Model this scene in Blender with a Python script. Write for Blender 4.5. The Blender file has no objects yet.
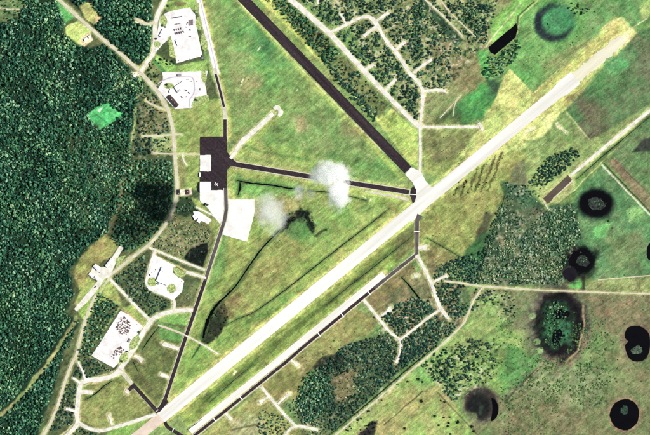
import bpy, math, random
import numpy as np
from mathutils import Vector

random.seed(7)
RNG = np.random.default_rng(11)
SC = bpy.context.scene
COL = SC.collection
rad = math.radians

# ------------------------------------------------------------------ camera, sky, sun, exposure
M = 4.0                                   # metres per photograph pixel
def wx(px): return (px - 325.0) * M
def wy(py): return (217.5 - py) * M

cam_d = bpy.data.cameras.new('camera')
cam = bpy.data.objects.new('camera', cam_d); COL.objects.link(cam)
CAM_H = 9000.0
cam.location = (0, 0, CAM_H)
cam.rotation_euler = (0, 0, 0)
cam_d.sensor_width = 36.0
cam_d.lens = 36.0 * CAM_H / (650 * M)
cam_d.clip_start = 100.0
cam_d.clip_end = 60000.0
SC.camera = cam

SUN_AZ, SUN_EL = 85.0, 47.0               # from the east, a little north
world = bpy.data.worlds.new('World'); SC.world = world; world.use_nodes = True
wn = world.node_tree.nodes; wn.clear()
sky = wn.new('ShaderNodeTexSky'); sky.sky_type = 'NISHITA'; sky.sun_disc = False
sky.sun_elevation = rad(SUN_EL); sky.sun_rotation = rad(SUN_AZ)
bg = wn.new('ShaderNodeBackground'); bg.inputs['Strength'].default_value = 0.05
wo = wn.new('ShaderNodeOutputWorld')
world.node_tree.links.new(sky.outputs[0], bg.inputs[0]); world.node_tree.links.new(bg.outputs[0], wo.inputs[0])

sun_d = bpy.data.lights.new('sun', 'SUN'); sun_d.energy = 4.6; sun_d.angle = rad(0.5); sun_d.color = (1.0, 0.965, 0.90)
sun = bpy.data.objects.new('sun', sun_d); COL.objects.link(sun)
sdir = Vector((math.sin(rad(SUN_AZ)) * math.cos(rad(SUN_EL)), math.cos(rad(SUN_AZ)) * math.cos(rad(SUN_EL)), math.sin(rad(SUN_EL))))
sun.rotation_euler = sdir.to_track_quat('Z', 'Y').to_euler()
sun.location = (0, 0, 3000)

vs = SC.view_settings
vs.view_transform = 'Standard'; vs.look = 'None'; vs.gamma = 1.0; vs.use_curve_mapping = False
vs.exposure = 0.5
SC.cycles.use_denoising = False
SC.cycles.max_bounces = 32
SC.cycles.diffuse_bounces = 3
SC.cycles.volume_bounces = 32
SC.cycles.transparent_max_bounces = 8

# ------------------------------------------------------------------ helpers
def tag(o, label=None, cat=None, group=None, kind=None):
    if label: o['label'] = label
    if cat: o['category'] = cat
    if group: o['group'] = group
    if kind: o['kind'] = kind
    return o

def link(name, me, mat=None, parent=None):
    o = bpy.data.objects.new(name, me); COL.objects.link(o)
    if mat is not None and not len(me.materials): me.materials.append(mat)
    if parent is not None: o.parent = parent
    return o

def mesh(name, verts, faces, mats=(), idx=None, smooth=False):
    me = bpy.data.meshes.new(name)
    me.from_pydata([tuple(v) for v in verts], [], faces)
    for m in mats: me.materials.append(m)
    if idx is not None: me.polygons.foreach_set('material_index', idx)
    if smooth: me.polygons.foreach_set('use_smooth', [True] * len(me.polygons))
    me.update()
    return me

class MB:
    """collects boxes, prisms and lathes into one mesh"""
    def __init__(s): s.v = []; s.f = []; s.i = []
    def add(s, v, f, i=0):
        b = len(s.v); s.v += [tuple(p) for p in v]; s.f += [tuple(b + k for k in q) for q in f]; s.i += [i] * len(f)
    def box(s, x0, x1, y0, y1, z0, z1, i=0):
        s.add([(x0,y0,z0),(x1,y0,z0),(x1,y1,z0),(x0,y1,z0),(x0,y0,z1),(x1,y0,z1),(x1,y1,z1),(x0,y1,z1)],
              [(0,3,2,1),(4,5,6,7),(0,1,5,4),(1,2,6,5),(2,3,7,6),(3,0,4,7)], i)
    def tbox(s, x0, x1, y0, y1, z0, z1, t, i=0):            # tapered box: top face inset by t
        s.add([(x0,y0,z0),(x1,y0,z0),(x1,y1,z0),(x0,y1,z0),(x0+t,y0+t,z1),(x1-t,y0+t,z1),(x1-t,y1-t,z1),(x0+t,y1-t,z1)],
              [(0,3,2,1),(4,5,6,7),(0,1,5,4),(1,2,6,5),(2,3,7,6),(3,0,4,7)], i)
    def tube(s, pts, rs, n=8, i=0):
        b = len(s.v)
        for k, (p, r) in enumerate(zip(pts, rs)):
            p = Vector(p); d = (Vector(pts[min(k+1, len(pts)-1)]) - Vector(pts[max(k-1, 0)])).normalized()
            a = d.orthogonal().normalized(); c = d.cross(a)
            for j in range(n):
                t = 2*math.pi*j/n
                s.v.append(tuple(p + a*(r*math.cos(t)) + c*(r*math.sin(t))))
        for k in range(len(pts)-1):
            for j in range(n):
                s.f.append((b+k*n+j, b+k*n+(j+1) % n, b+(k+1)*n+(j+1) % n, b+(k+1)*n+j)); s.i.append(i)
        s.f.append(tuple(b+j for j in range(n))[::-1]); s.i.append(i)
        s.f.append(tuple(b+(len(pts)-1)*n+j for j in range(n))); s.i.append(i)
    def me(s, name, mats): return mesh(name, s.v, s.f, mats, s.i)

def lin(c):
    c = np.asarray(c, float) / 255.0
    return np.where(c <= 0.04045, c / 12.92, ((c + 0.055) / 1.055) ** 2.4)

# value noise over arrays, in photograph pixels
def vnoise(x, y, scale, seed):
    r = np.random.default_rng(seed); T = r.random((256, 256))
    u = x / scale + 1000.37; v = y / scale + 1000.91
    i = np.floor(u).astype(int); j = np.floor(v).astype(int)
    fu = u - i; fv = v - j
    fu = fu*fu*(3-2*fu); fv = fv*fv*(3-2*fv)
    i0 = i % 256; i1 = (i+1) % 256; j0 = j % 256; j1 = (j+1) % 256
    return (T[j0,i0]*(1-fu)+T[j0,i1]*fu)*(1-fv) + (T[j1,i0]*(1-fu)+T[j1,i1]*fu)*fv
def fbm(x, y, scale, seed, octv=4, gain=0.55):
    s = 0; a = 1; t = 0
    for k in range(octv):
        s = s + a * vnoise(x, y, scale / 2**k, seed + 17*k); t += a; a *= gain
    return (s / t - 0.5) * 2.2            # about -1..1

def sdf_poly(x, y, poly):
    """signed distance, negative inside"""
    p = np.asarray(poly, float); n = len(p)
    d = np.full(x.shape, 1e9); inside = np.zeros(x.shape, bool)
    for k in range(n):
        ax, ay = p[k]; bx, by = p[(k+1) % n]
        ex, ey = bx-ax, by-ay
        t = np.clip(((x-ax)*ex + (y-ay)*ey) / (ex*ex+ey*ey+1e-9), 0, 1)
        d = np.minimum(d, (x-ax-t*ex)**2 + (y-ay-t*ey)**2)
        c = ((ay > y) != (by > y))
        xi = ax + (y-ay) * ex / (ey if abs(ey) > 1e-9 else 1e-9)
        inside ^= c & (x < xi)
    d = np.sqrt(d)
    return np.where(inside, -d, d)
def dist_line(x, y, pts):
    d = np.full(x.shape, 1e9)
    for (ax, ay), (bx, by) in zip(pts[:-1], pts[1:]):
        ex, ey = bx-ax, by-ay
        t = np.clip(((x-ax)*ex + (y-ay)*ey) / (ex*ex+ey*ey+1e-9), 0, 1)
        d = np.minimum(d, (x-ax-t*ex)**2 + (y-ay-t*ey)**2)
    return np.sqrt(d)
def ell(cx, cy, rx, ry, n=28, rot=0, jag=0.0, seed=0):
    r = random.Random(seed); out = []
    ph = [r.uniform(0, 6.28) for _ in range(4)]
    for k in range(n):
        t = 2*math.pi*k/n
        q = 1 + jag*(math.sin(2*t+ph[0])*.5 + math.sin(3*t+ph[1])*.4 + math.sin(7*t+ph[2])*.3 + r.uniform(-.4, .4))
        a, b = rx*q*math.cos(t), ry*q*math.sin(t)
        out.append((cx + a*math.cos(rot) - b*math.sin(rot), cy + a*math.sin(rot) + b*math.cos(rot)))
    return out

# ------------------------------------------------------------------ materials
def nmat(name):
    m = bpy.data.materials.new(name); m.use_nodes = True
    nt = m.node_tree; b = nt.nodes['Principled BSDF']
    b.inputs['Roughness'].default_value = 0.9
    b.inputs['Specular IOR Level'].default_value = 0.15
    return m, nt, b
def noise_node(nt, scale, detail=4, rough=0.6, coord='Object', stretch=None):
    tc = nt.nodes.new('ShaderNodeTexCoord'); n = nt.nodes.new('ShaderNodeTexNoise')
    n.inputs['Scale'].default_value = scale; n.inputs['Detail'].default_value = detail; n.inputs['Roughness'].default_value = rough
    if stretch:
        mp = nt.nodes.new('ShaderNodeMapping'); mp.vector_type = 'TEXTURE'; mp.inputs['Rotation'].default_value = stretch[0]; mp.inputs['Scale'].default_value = stretch[1]
        nt.links.new(tc.outputs[coord], mp.inputs[0]); nt.links.new(mp.outputs[0], n.inputs['Vector'])
    else: nt.links.new(tc.outputs[coord], n.inputs['Vector'])
    return n
def ramp(nt, stops):
    r = nt.nodes.new('ShaderNodeValToRGB'); e = r.color_ramp.elements
    while len(e) < len(stops): e.new(0.5)
    for k, (p, c) in enumerate(stops): e[k].position = p; e[k].color = (*c, 1)
    return r
def mul(nt, a, b, fac=1.0):
    m = nt.nodes.new('ShaderNodeMix'); m.data_type = 'RGBA'; m.blend_type = 'MULTIPLY'; m.inputs['Factor'].default_value = fac
    nt.links.new(a, m.inputs['A']); nt.links.new(b, m.inputs['B'])
    return m.outputs['Result']
def surf(name, c0, c1, scale=0.02, detail=6, rough=0.9, grain=0.5, g=(0.75, 1.2), stretch=None, streak=0.004):
    """weathered surface: two tones by a broad noise, fine grain on top, all in metres"""
    m, nt, b = nmat(name)
    n1 = noise_node(nt, scale, detail, 0.62, stretch=stretch)
    r1 = ramp(nt, [(0.32, c0), (0.68, c1)]); nt.links.new(n1.outputs['Fac'], r1.inputs[0])
    n2 = noise_node(nt, grain, 3, 0.7)
    r2 = ramp(nt, [(0.3, (g[0],)*3), (0.7, (g[1],)*3)]); nt.links.new(n2.outputs['Fac'], r2.inputs[0])
    out = mul(nt, r1.outputs[0], r2.outputs[0])
    nt.links.new(out, b.inputs['Base Color']); b.inputs['Roughness'].default_value = rough
    return m

RWA = -math.atan2(39 - 417.5, 623 - 160.8)        # runway heading in world axes
MT = {}
MT['concrete'] = surf('runway_concrete', (.50,.49,.445), (.72,.71,.68), 0.018, g=(.88, 1.08), stretch=((0,0,RWA),(14,.6,1)))
MT['concrete2'] = surf('pad_concrete', (.54,.53,.50), (.74,.73,.71), 0.02, g=(.88, 1.08))
MT['oldconc'] = surf('overrun_concrete', (.50,.48,.36), (.68,.66,.52), 0.02, g=(.8, 1.12), stretch=((0,0,RWA),(8,.8,1)))
MT['pinkconc'] = surf('pink_overrun', (.46,.37,.29), (.60,.51,.43), 0.03, g=(.85, 1.12))
MT['asphalt'] = surf('asphalt', (.014,.009,.012), (.034,.025,.029), 0.05, grain=0.12, g=(.55, 1.6), stretch=((0,0,-.806),(12,.6,1)))
MT['asphalt2'] = surf('worn_asphalt', (.045,.038,.040), (.095,.085,.080), 0.03, g=(.8, 1.25))
MT['shoulder'] = surf('pale_shoulder', (.36,.35,.24), (.60,.58,.49), 0.05, g=(.7, 1.2))
MT['road'] = surf('pale_road', (.46,.445,.375), (.72,.705,.64), 0.05, g=(.76, 1.14))
MT['sandroad'] = surf('sand_road', (.40,.38,.26), (.58,.55,.43), 0.04, g=(.7, 1.2))
MT['track'] = surf('dirt_track', (.36,.33,.21), (.60,.55,.42), 0.05, g=(.7, 1.25))
MT['lot'] = surf('white_lot', (.52,.50,.49), (.76,.75,.745), 0.03, g=(.84, 1.10))
MT['drive'] = surf('grey_drive', (.34,.32,.35), (.46,.44,.47), 0.03, g=(.9, 1.1))
def water(name, c):
    m, nt, b = nmat(name)
    n = noise_node(nt, 0.03, 4); r = ramp(nt, [(.3, tuple(q*.6 for q in c)), (.7, tuple(q*1.5 for q in c))])
    nt.links.new(n.outputs['Fac'], r.inputs[0]); nt.links.new(r.outputs[0], b.inputs['Base Color'])
    b.inputs['Roughness'].default_value = 0.3; b.inputs['Specular IOR Level'].default_value = 0.1
    return m
MT['black'] = water('black_water', (.0012,.0012,.0020))
MT['dusk'] = water('dark_tannin_water', (.008,.007,.010))
MT['ditch'] = water('ditch_water', (.012,.019,.010))
MT['brownpond'] = surf('silted_basin', (.060,.045,.036), (.095,.072,.058), 0.03, g=(.85,1.15))
MT['wall'] = surf('painted_wall', (.42,.41,.38), (.52,.51,.48), 0.3)
MT['roofw'] = surf('white_roof', (.62,.63,.65), (.80,.81,.83), 0.08, g=(.88, 1.08))
MT['roofb'] = surf('brown_roof', (.035,.022,.018), (.075,.05,.042), 0.2, g=(.7, 1.3))
MT['roofg'] = surf('grey_roof', (.18,.17,.19), (.30,.28,.30), 0.1)
MT['navy'] = surf('navy_wall', (.012,.02,.06), (.03,.045,.11), 0.2)
MT['glass'] = surf('window_glass', (.02,.025,.03), (.05,.055,.06), 0.2, rough=.15)
MT['metal'] = surf('vent_metal', (.40,.40,.41), (.55,.55,.56), 0.5, rough=.5)
MT['rubber'] = surf('tyre_rubber', (.015,.015,.015), (.03,.03,.03), 1.0)
MT['white'] = surf('white_paint', (.62,.62,.62), (.72,.72,.72), 0.4, rough=.5)
MT['rust'] = surf('rusty_metal', (.10,.045,.030), (.22,.12,.085), 0.25, g=(.5, 1.5))
MT['dull'] = surf('dull_steel', (.06,.05,.055), (.16,.14,.145), 0.25, g=(.6, 1.4))
MT['bark'] = surf('bark', (.05,.035,.022), (.10,.075,.05), 1.0)
for k, c in (('car0', (.06,.05,.07)), ('car1', (.14,.11,.13)), ('car2', (.28,.22,.24)), ('car3', (.10,.02,.02)), ('car4', (.03,.05,.12))):
    MT[k] = surf('vehicle_paint_' + k[3], tuple(q*.85 for q in c), c, 0.6, rough=.4)

def foliage(name, stops, nscale=0.008, trans=0.25):
    """crown colour differs from plant to plant (object random) and drifts across the land"""
    m = bpy.data.materials.new(name); m.use_nodes = True; nt = m.node_tree; nt.nodes.clear()
    oi = nt.nodes.new('ShaderNodeObjectInfo')
    n = nt.nodes.new('ShaderNodeTexNoise'); n.inputs['Scale'].default_value = nscale; n.inputs['Detail'].default_value = 3
    nt.links.new(oi.outputs['Location'], n.inputs['Vector'])
    ma = nt.nodes.new('ShaderNodeMath'); ma.operation = 'MULTIPLY_ADD'; ma.inputs[1].default_value = 1.0; ma.inputs[2].default_value = -0.5
    nt.links.new(n.outputs['Fac'], ma.inputs[0])
    ad = nt.nodes.new('ShaderNodeMath'); ad.operation = 'ADD'; ad.use_clamp = True
    nt.links.new(oi.outputs['Random'], ad.inputs[0]); nt.links.new(ma.outputs[0], ad.inputs[1])
    r = ramp(nt, stops); nt.links.new(ad.outputs[0], r.inputs[0])
    n2 = noise_node(nt, 0.5, 2, .6); r2 = ramp(nt, [(.3, (.62,.62,.62)), (.7, (1.35,1.35,1.35))]); nt.links.new(n2.outputs['Fac'], r2.inputs[0])
    c = mul(nt, r.outputs[0], r2.outputs[0])
    n3 = nt.nodes.new('ShaderNodeTexNoise'); n3.inputs['Scale'].default_value = 0.006; n3.inputs['Detail'].default_value = 6; n3.inputs['Roughness'].default_value = .75
    nt.links.new(oi.outputs['Location'], n3.inputs['Vector'])
    r3 = ramp(nt, [(.30, (.55,.72,.85)), (.47, (1.0,1.0,1.0)), (.60, (1.45,1.28,1.05)), (.72, (1.9,1.5,1.1))]); nt.links.new(n3.outputs['Fac'], r3.inputs[0])
    c = mul(nt, c, r3.outputs[0])
    d = nt.nodes.new('ShaderNodeBsdfDiffuse'); t = nt.nodes.new('ShaderNodeBsdfTranslucent'); mx = nt.nodes.new('ShaderNodeMixShader')
    mx.inputs[0].default_value = trans; o = nt.nodes.new('ShaderNodeOutputMaterial')
    nt.links.new(c, d.inputs[0]); nt.links.new(c, t.inputs[0]); nt.links.new(d.outputs[0], mx.inputs[1]); nt.links.new(t.outputs[0], mx.inputs[2]); nt.links.new(mx.outputs[0], o.inputs[0])
    return m
MT['fol_forest'] = foliage('forest_foliage', [(0, (.010,.044,.030)), (.3, (.032,.125,.076)), (.65, (.078,.25,.138)), (.88, (.18,.43,.25)), (1, (.42,.66,.42))])
MT['fol_wood'] = foliage('woodland_foliage', [(0, (.010,.034,.030)), (.45, (.030,.095,.070)), (.8, (.085,.20,.125)), (1, (.30,.46,.28))])
MT['fol_scrub'] = foliage('scrub_foliage', [(0, (.016,.055,.036)), (.35, (.075,.19,.11)), (.7, (.24,.41,.24)), (1, (.62,.72,.52))])
MT['fol_dark'] = foliage('dark_swamp_foliage', [(0, (.006,.012,.010)), (.6, (.012,.028,.020)), (1, (.04,.085,.05))])
MT['fol_bright'] = foliage('bright_shrub_foliage', [(0, (.05,.12,.05)), (.5, (.10,.22,.08)), (1, (.24,.38,.15))])

# ------------------------------------------------------------------ ground colours (land cover in photograph pixels)
PAINT = []
def P(poly, c, a=1.0, f=2.5, w=1.0, c2=None, s=12): PAINT.append(('p', poly, c, a, f, w, c2, s))
def L(pts, wid, c, a=1.0, f=1.0, w=0.3, c2=None, s=12): PAINT.append(('l', pts, c, a, f, w, c2, s, wid))
# palette: the colours the land itself has, given as display values
GR1=(112,148,82); GR2=(96,150,84); YG=(172,190,104); PY=(206,208,140); OL=(138,138,86); TAN=(158,142,100); BR=(138,118,88)
PK=(176,150,118); DK=(78,90,56); MUD=(44,42,36); TEAL=(74,122,80); FLOOR=(34,54,40); MINT=(74,178,104); DGR=(58,84,56)

# --- triangle north of the cross taxiway
P([(195,-40),(250,-40),(412,170),(412,192),(228,165),(220,110)], (112,150,84), c2=(136,150,92), s=26)
P([(225,10),(262,15),(300,70),(270,95),(235,70)], (84,146,86), .75, 14, 3, c2=(120,160,88), s=10)
P([(300,105),(345,108),(372,140),(330,160),(295,140)], (142,146,96), .6, 12, 3, c2=(98,136,80), s=9)
P([(232,135),(300,150),(380,172),(300,168),(240,156)], (150,170,92), .7, 6, 2)
P([(300,150),(380,160),(405,180),(350,170)], (76,128,74), .7, 8, 2, c2=(120,150,84), s=8)
P([(228,40),(250,60),(245,100),(232,95)], (146,138,98), .5, 8, 3)
P([(255,30),(275,40),(270,60),(250,50)], (64,122,78), .5, 7, 3)
P([(270,0),(330,60),(300,60),(255,10)], (150,160,92), .5, 6, 2)
L([(236,-2),(304,74),(360,132),(402,178)], 5.0, (168,182,98), .75, 2.5, .5)
L([(237,0),(304,72),(384,153)], .9, (214,206,156), .85, .6, .1)
L([(203,2),(218,72),(228,108),(229,135)], 5, (172,176,92), .85, 2.0, .3)
L([(208,5),(222,70),(231,105)], 1.6, (150,150,92), .6, 1.2, .3)
L([(262,-4),(330,65),(395,133),(412,158)], 9, (186,196,108), .95, 2.0, .5)
P([(378,122),(392,108),(418,132),(418,168),(410,164)], (164,186,98), 1, 2, .5, c2=(186,198,112), s=12)
P([(232,150),(280,104),(286,112),(238,160)], (158,172,92), .7, 2.5, .5)
# --- infield between cross taxiway and runway
P([(228,168),(412,198),(400,222),(235,352),(168,400),(205,300),(227,232)], (128,154,80), 1, 2.5, .6, c2=(160,168,96), s=22)
P([(258,240),(300,228),(330,240),(300,262),(258,300),(228,318),(226,300)], (158,158,98), .6, 7, 3, c2=(138,134,82), s=7)
P([(300,200),(385,205),(330,250),(298,240)], (108,154,82), .8, 8, 3, c2=(150,162,92), s=10)
P([(232,175),(300,184),(300,194),(232,196)], (112,156,86), .85, 4, 2)
P([(218,296),(236,318),(226,330),(300,282),(305,292),(215,352),(180,388),(200,330)], (104,154,78), .8, 5, 2, c2=(150,168,90), s=9)
P([(212,250),(226,240),(228,262),(208,300)], (92,140,80), .6, 6, 2)
L([(207,282),(188,345),(172,392)], 6, (138,160,88), .7, 3, .4)
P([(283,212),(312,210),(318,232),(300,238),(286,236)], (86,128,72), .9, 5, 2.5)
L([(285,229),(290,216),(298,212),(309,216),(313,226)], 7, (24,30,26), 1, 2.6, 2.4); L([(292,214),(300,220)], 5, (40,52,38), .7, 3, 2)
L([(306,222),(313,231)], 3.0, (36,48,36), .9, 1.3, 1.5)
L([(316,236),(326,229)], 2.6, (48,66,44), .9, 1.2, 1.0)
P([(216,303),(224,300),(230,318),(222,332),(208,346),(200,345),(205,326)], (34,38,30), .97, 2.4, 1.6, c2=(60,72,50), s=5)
L([(202,342),(192,358)], 1.6, (50,70,46), .9, 1.0, .4)
P([(415,205),(300,300),(235,352),(170,405),(178,415),(420,222)], (158,176,92), .8, 4, .8)
L([(397,222),(300,302),(200,384)], 13, (166,180,98), .6, 5, .5, c2=(140,156,84), s=4)
L([(258,244),(262,216),(262,205)], 2.2, (112,150,82), .7, 1.4, .4)
P([(246,195),(300,196),(300,208),(262,222)], (168,160,112), .55, 6, 3)
# --- strip between runway and parallel taxiway
P([(420,215),(300,312),(178,412),(190,432),(300,342),(372,282),(414,250)], (146,164,86), 1, 2, .5, c2=(122,142,74), s=7)
L([(410,236),(352,283),(300,325),(255,362),(205,400)], 5, (86,104,56), .75, 3, .6)
L([(400,258),(352,296),(300,338),(250,378),(205,414)], 4, (122,164,76), .75, 2.5, .5)
P([(396,235),(414,225),(414,250),(396,262)], (104,104,70), .7, 3, 1)
# --- north-east, both sides of the runway
P([(424,132),(482,131),(520,90),(500,124),(440,178),(424,172)], (150,166,92), 1, 3, .8, c2=(128,134,84), s=10)
P([(428,132),(472,134),(470,150),(440,168),(430,160)], (106,106,76), .85, 5, 2.5, c2=(140,146,88), s=6)
P([(420,92),(448,96),(478,84),(482,124),(424,125)], (104,122,72), 1, 4, 2, c2=(150,152,92), s=9)
P([(448,110),(468,88),(500,78),(516,94),(486,122),(462,124)], (54,138,76), .85, 7, 2.5, c2=(90,150,80), s=7)
P([(432,112),(458,100),(462,122),(436,124)], (60,84,56), .7, 5, 2.5)
P([(484,80),(500,79),(505,94),(492,94)], (44,60,50), .8, 5, 2)
P([(480,128),(486,112),(503,88),(509,70),(532,92),(560,70),(608,22),(622,16),(642,38),(562,112),(510,158),(430,205),(432,192)], (188,200,124), 1, 3, .9, c2=(168,182,106), s=11)
P([(504,76),(510,70),(533,93),(505,115),(490,112)], (186,190,116), .9, 2, .5)
L([(510,70),(533,94),(600,30),(618,20)], 1.3, (214,206,130), .7, .8, .2)
L([(532,96),(575,62),(606,33)], 2.5, (150,150,84), .6, 1.5, .4)
L([(640,42),(600,76),(562,108)], 2.2, (140,140,82), .6, 1.4, .4)
P([(512,118),(545,92),(560,112),(545,135),(520,150)], (186,198,112), 1, 4, 1, c2=(214,218,150), s=6)
L([(526,133),(535,128)], 3.5, (240,234,190), .9, 2, 1); L([(557,124),(567,132)], 4, (238,228,190), .8, 2.5, 1.2)
L([(530,88),(526,134)], 2, (196,196,128), .5, 2, .8)
# ring marsh and meadow at the top
P([(515,-40),(660,-40),(660,16),(640,30),(618,14),(560,66),(532,92),(510,68),(516,50)], (92,150,82), 1, 3, 1, c2=(116,160,92), s=9)
P([(580,0),(650,-5),(650,20),(632,30),(618,14),(590,38)], (112,128,86), .8, 8, 2.5, c2=(88,140,84), s=8)
P([(540,62),(560,50),(580,42),(590,36),(575,58),(545,80)], (134,142,92), .8, 5, 2)
P(ell(555,22,22,20.5), (76,134,84), .9, 4, 1.2); P(ell(553.5,23,19.5,18.5), (40,50,54), .95, 5, 1.2); P(ell(557.5,21,15,14.5), (58,122,80), 1, 6, 1.6, c2=(76,146,94), s=5); P(ell(538,21,3.4,9), (34,40,48), .8, 3, .8)
P([(606,26),(622,18),(640,38),(596,72)], (190,192,126), .9, 3, .8); P([(546,84),(606,32),(618,20),(641,40),(628,53),(566,105),(556,101)], (172,174,100), .92, 2.2, .6, c2=(190,188,114), s=6); L([(566,86),(600,58),(626,37)], 15, (210,208,142), .8, 7, .8, c2=(192,196,124), s=6); L([(572,80),(600,57.6),(626,36.5)], 8, (238,230,180), .9, 4, .6); L([(626,32),(648,18)], 1.3, (190,184,138), .9, .7, .3)
P([(640,4),(650,-4),(650,16),(642,18)], (170,186,110), .7, 4, 1)
P([(640,30),(660,26),(660,100),(606,145),(590,140),(566,110)], (98,112,78), 1, 3, .8, c2=(82,126,80), s=13)
P([(575,96),(600,100),(608,130),(598,142),(586,138)], (108,100,80), .8, 8, 3); P([(640,50),(660,45),(660,95),(640,80)], (104,100,82), .6, 8, 3)
P([(588,80),(610,60),(620,78),(600,92)], (92,142,84), .7, 7, 3)
P([(600,62),(622,50),(628,66),(612,74)], (86,160,98), .7, 5, 2)
L([(566,112),(594,145)], 1.6, (176,176,126), .9, .9, .2); L([(562,114),(590,148)], 3, (128,136,96), .6, 1.5, .3)
# --- east of the runway
P([(418,222),(438,200),(512,150),(530,152),(524,180),(508,195),(494,225),(470,260),(430,262),(420,250)], (154,164,94), 1, 3, .8, c2=(138,140,82), s=9)
for k in range(7):
    x = 446 + k*7; L([(x+15,162-k*1.5),(x,196-k)], 2.0, (84,80,50), .85, 1.6, 1.8)
P([(486,212),(494,215),(486,240),(470,254),(478,232)], (72,72,56), .9, 4, 1.5)
P([(464,250),(490,228),(497,240),(484,280),(464,275)], (62,110,66), .9, 4, 1.5)
P([(428,244),(462,258),(450,268),(430,270),(421,256)], (104,104,68), .85, 4, 1.5, c2=(150,140,92), s=6)
P([(503,195),(515,165),(524,160),(530,184),(548,206),(520,240),(505,225)], (96,108,74), 1, 4, 1.5, c2=(128,128,96), s=6)
P([(500,180),(532,190),(548,208),(530,212),(505,196)], (56,92,66), .8, 4, 1.5)
P([(525,140),(580,142),(600,135),(650,104),(650,118),(575,182),(548,210),(528,190)], (146,162,98), 1, 3, .8, c2=(120,146,90), s=8)
L([(648,116),(606,150),(578,176),(552,202)], 5, (150,176,104), .8, 2, .5)
L([(650,120),(608,156),(582,182),(575,190),(550,208)], 1.0, (206,206,146), .8, .7, .3)
P([(540,196),(566,172),(575,180),(576,188),(550,210)], (164,172,112), .9, 2, .5)
# east pasture
P([(582,186),(604,164),(660,224),(660,280),(595,286),(572,240),(572,205)], (80,128,82), 1, 3, 1, c2=(106,138,90), s=13)
P([(608,240),(640,232),(640,265),(615,272)], (120,136,92), .8, 8, 3); P([(592,228),(612,222),(606,238),(594,238)], (118,190,110), .8, 4, 1.5)
P([(625,210),(640,205),(645,218),(630,222)], (150,190,118), .7, 4, 1.5)
P([(608,160),(650,112),(660,112),(660,222)], (108,124,84), 1, 3, .8, c2=(92,128,82), s=9)
P([(606,160),(616,158),(650,196),(650,212)], (128,112,88), .85, 3, .8)
L([(602,165),(650,215)], 1.5, (226,222,200), .9, .6, .15); L([(604,163.5),(652,213.5)], 1.0, (36,34,28), .9, .5, .15); L([(612,158),(650,194)], .9, (88,74,60), .8, .6, .2)
P([(632,152),(642,140),(655,136),(655,150)], (52,56,54), .9, 3, 1.2)
# scrub forest ground
P([(500,205),(548,208),(575,206),(582,238),(566,258),(562,288),(462,285),(480,262),(494,226)], (52,82,56), 1, 4, 2, c2=(120,124,92), s=7)
P([(545,205),(576,206),(580,240),(560,255),(545,240)], (44,88,60), .8, 5, 2)
# --- south-east field
P([(470,290),(660,286),(660,480),(470,480)], (122,120,86), 1, 4, 1, c2=(110,130,84), s=12)
P([(590,296),(660,296),(660,350),(600,330)], (136,112,88), .8, 10, 3, c2=(112,116,86), s=8)
P([(575,312),(600,320),(612,345),(590,365),(560,378),(575,350)], (100,138,82), .85, 9, 3, c2=(124,130,88), s=7)
P([(530,362),(560,360),(610,372),(604,405),(545,402),(520,385)], (110,132,88), .8, 9, 4, c2=(140,148,108), s=5)
P([(500,400),(560,405),(610,410),(640,440),(500,440)], (128,114,86), .75, 10, 4, c2=(108,116,78), s=7)
P([(560,284),(660,276),(660,292),(560,290)], (124,140,88), 1, 3, 1, c2=(152,160,104), s=6)
P([(470,302),(500,292),(532,300),(548,350),(520,380),(500,395),(468,392),(425,360),(455,335)], (112,146,80), 1, 4, 1.2, c2=(134,158,92), s=9)
P([(505,345),(545,355),(520,385),(503,392)], (84,138,78), .8, 8, 3); P([(440,342),(500,310),(512,330),(450,360)], (142,160,96), .6, 8, 3)
P([(500,295),(530,292),(525,330),(508,330)], (118,116,90), .7, 7, 3)
for k in range(9): L([(452+k*7,362-k*4.5),(486+k*7,334-k*4.5)], 1.0, (88,120,70), .5, .9, .6)
L([(538,368),(515,390),(505,402)], 2.4, (70,70,60), .8, 1.4, .5); L([(544,362),(524,384)], .9, (200,160,130), .8, .6, .3)
P([(560,365),(545,360),(560,350),(580,340),(584,330),(588,345),(572,365)], (150,118,90), .7, 4, 1.5)
# big pond rim
P(ell(557,325,33,41), (96,92,84), .8, 9, 3); P(ell(559.5,324,26,35.5), (22,20,23), 1, 7, 2.5, c2=(32,29,31), s=6)
P(ell(556,326,15.5,23), (60,116,74), 1, 8, 3, c2=(20,36,27), s=4.5); P(ell(564,333,6,10), (62,112,80), .8, 5, 2); P(ell(549,326,4,12), (84,150,84), .7, 4, 2, c2=(40,84,54), s=4)
L([(583,306),(584,330),(578,350),(566,362)], 2.0, (196,168,130), .7, 1.6, .8)
for q in ((532,316),(537.4,342),(540,350.6)): P(ell(q[0],q[1],3.8,3), (132,164,108), .9, 1.2, .6)
P(ell(578,285,9,4), (100,186,92), .95, 1.5, .8); L([(583,276),(584,292)], 3.0, (62,56,52), .9, 1.5, .4)
P(ell(481,405,19,19.5), (112,106,88), .9, 4, .8); P(ell(481,404.5,16.5,17), (58,54,50), .97, 4, 1); P(ell(478.5,406,12,13), (32,34,34), .97, 5, 1)
P(ell(481.5,409,2.5,5), (62,80,64), .6, 3, 1); P(ell(470,418,8,6), (150,176,112), .5, 4, 1)
P(ell(637,343,16,20), (110,84,78), .6, 4, 1.5); P(ell(625,414,18,19), (150,120,98), .7, 2.5, 1)
P(ell(596,204,19.5,16.5), (36,54,44), .9, 6, 1); P(ell(596,203.5,16.6,14), (14,16,16), 1, 3.5, .6); P(ell(580,262,18,18), (30,42,36), .9, 6, 2); P(ell(581,260.5,14.5,14), (14,16,16), 1, 4, 1.5); P(ell(570,272,9,12,rot=.4), (34,40,38), .9, 5, 2)
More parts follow.
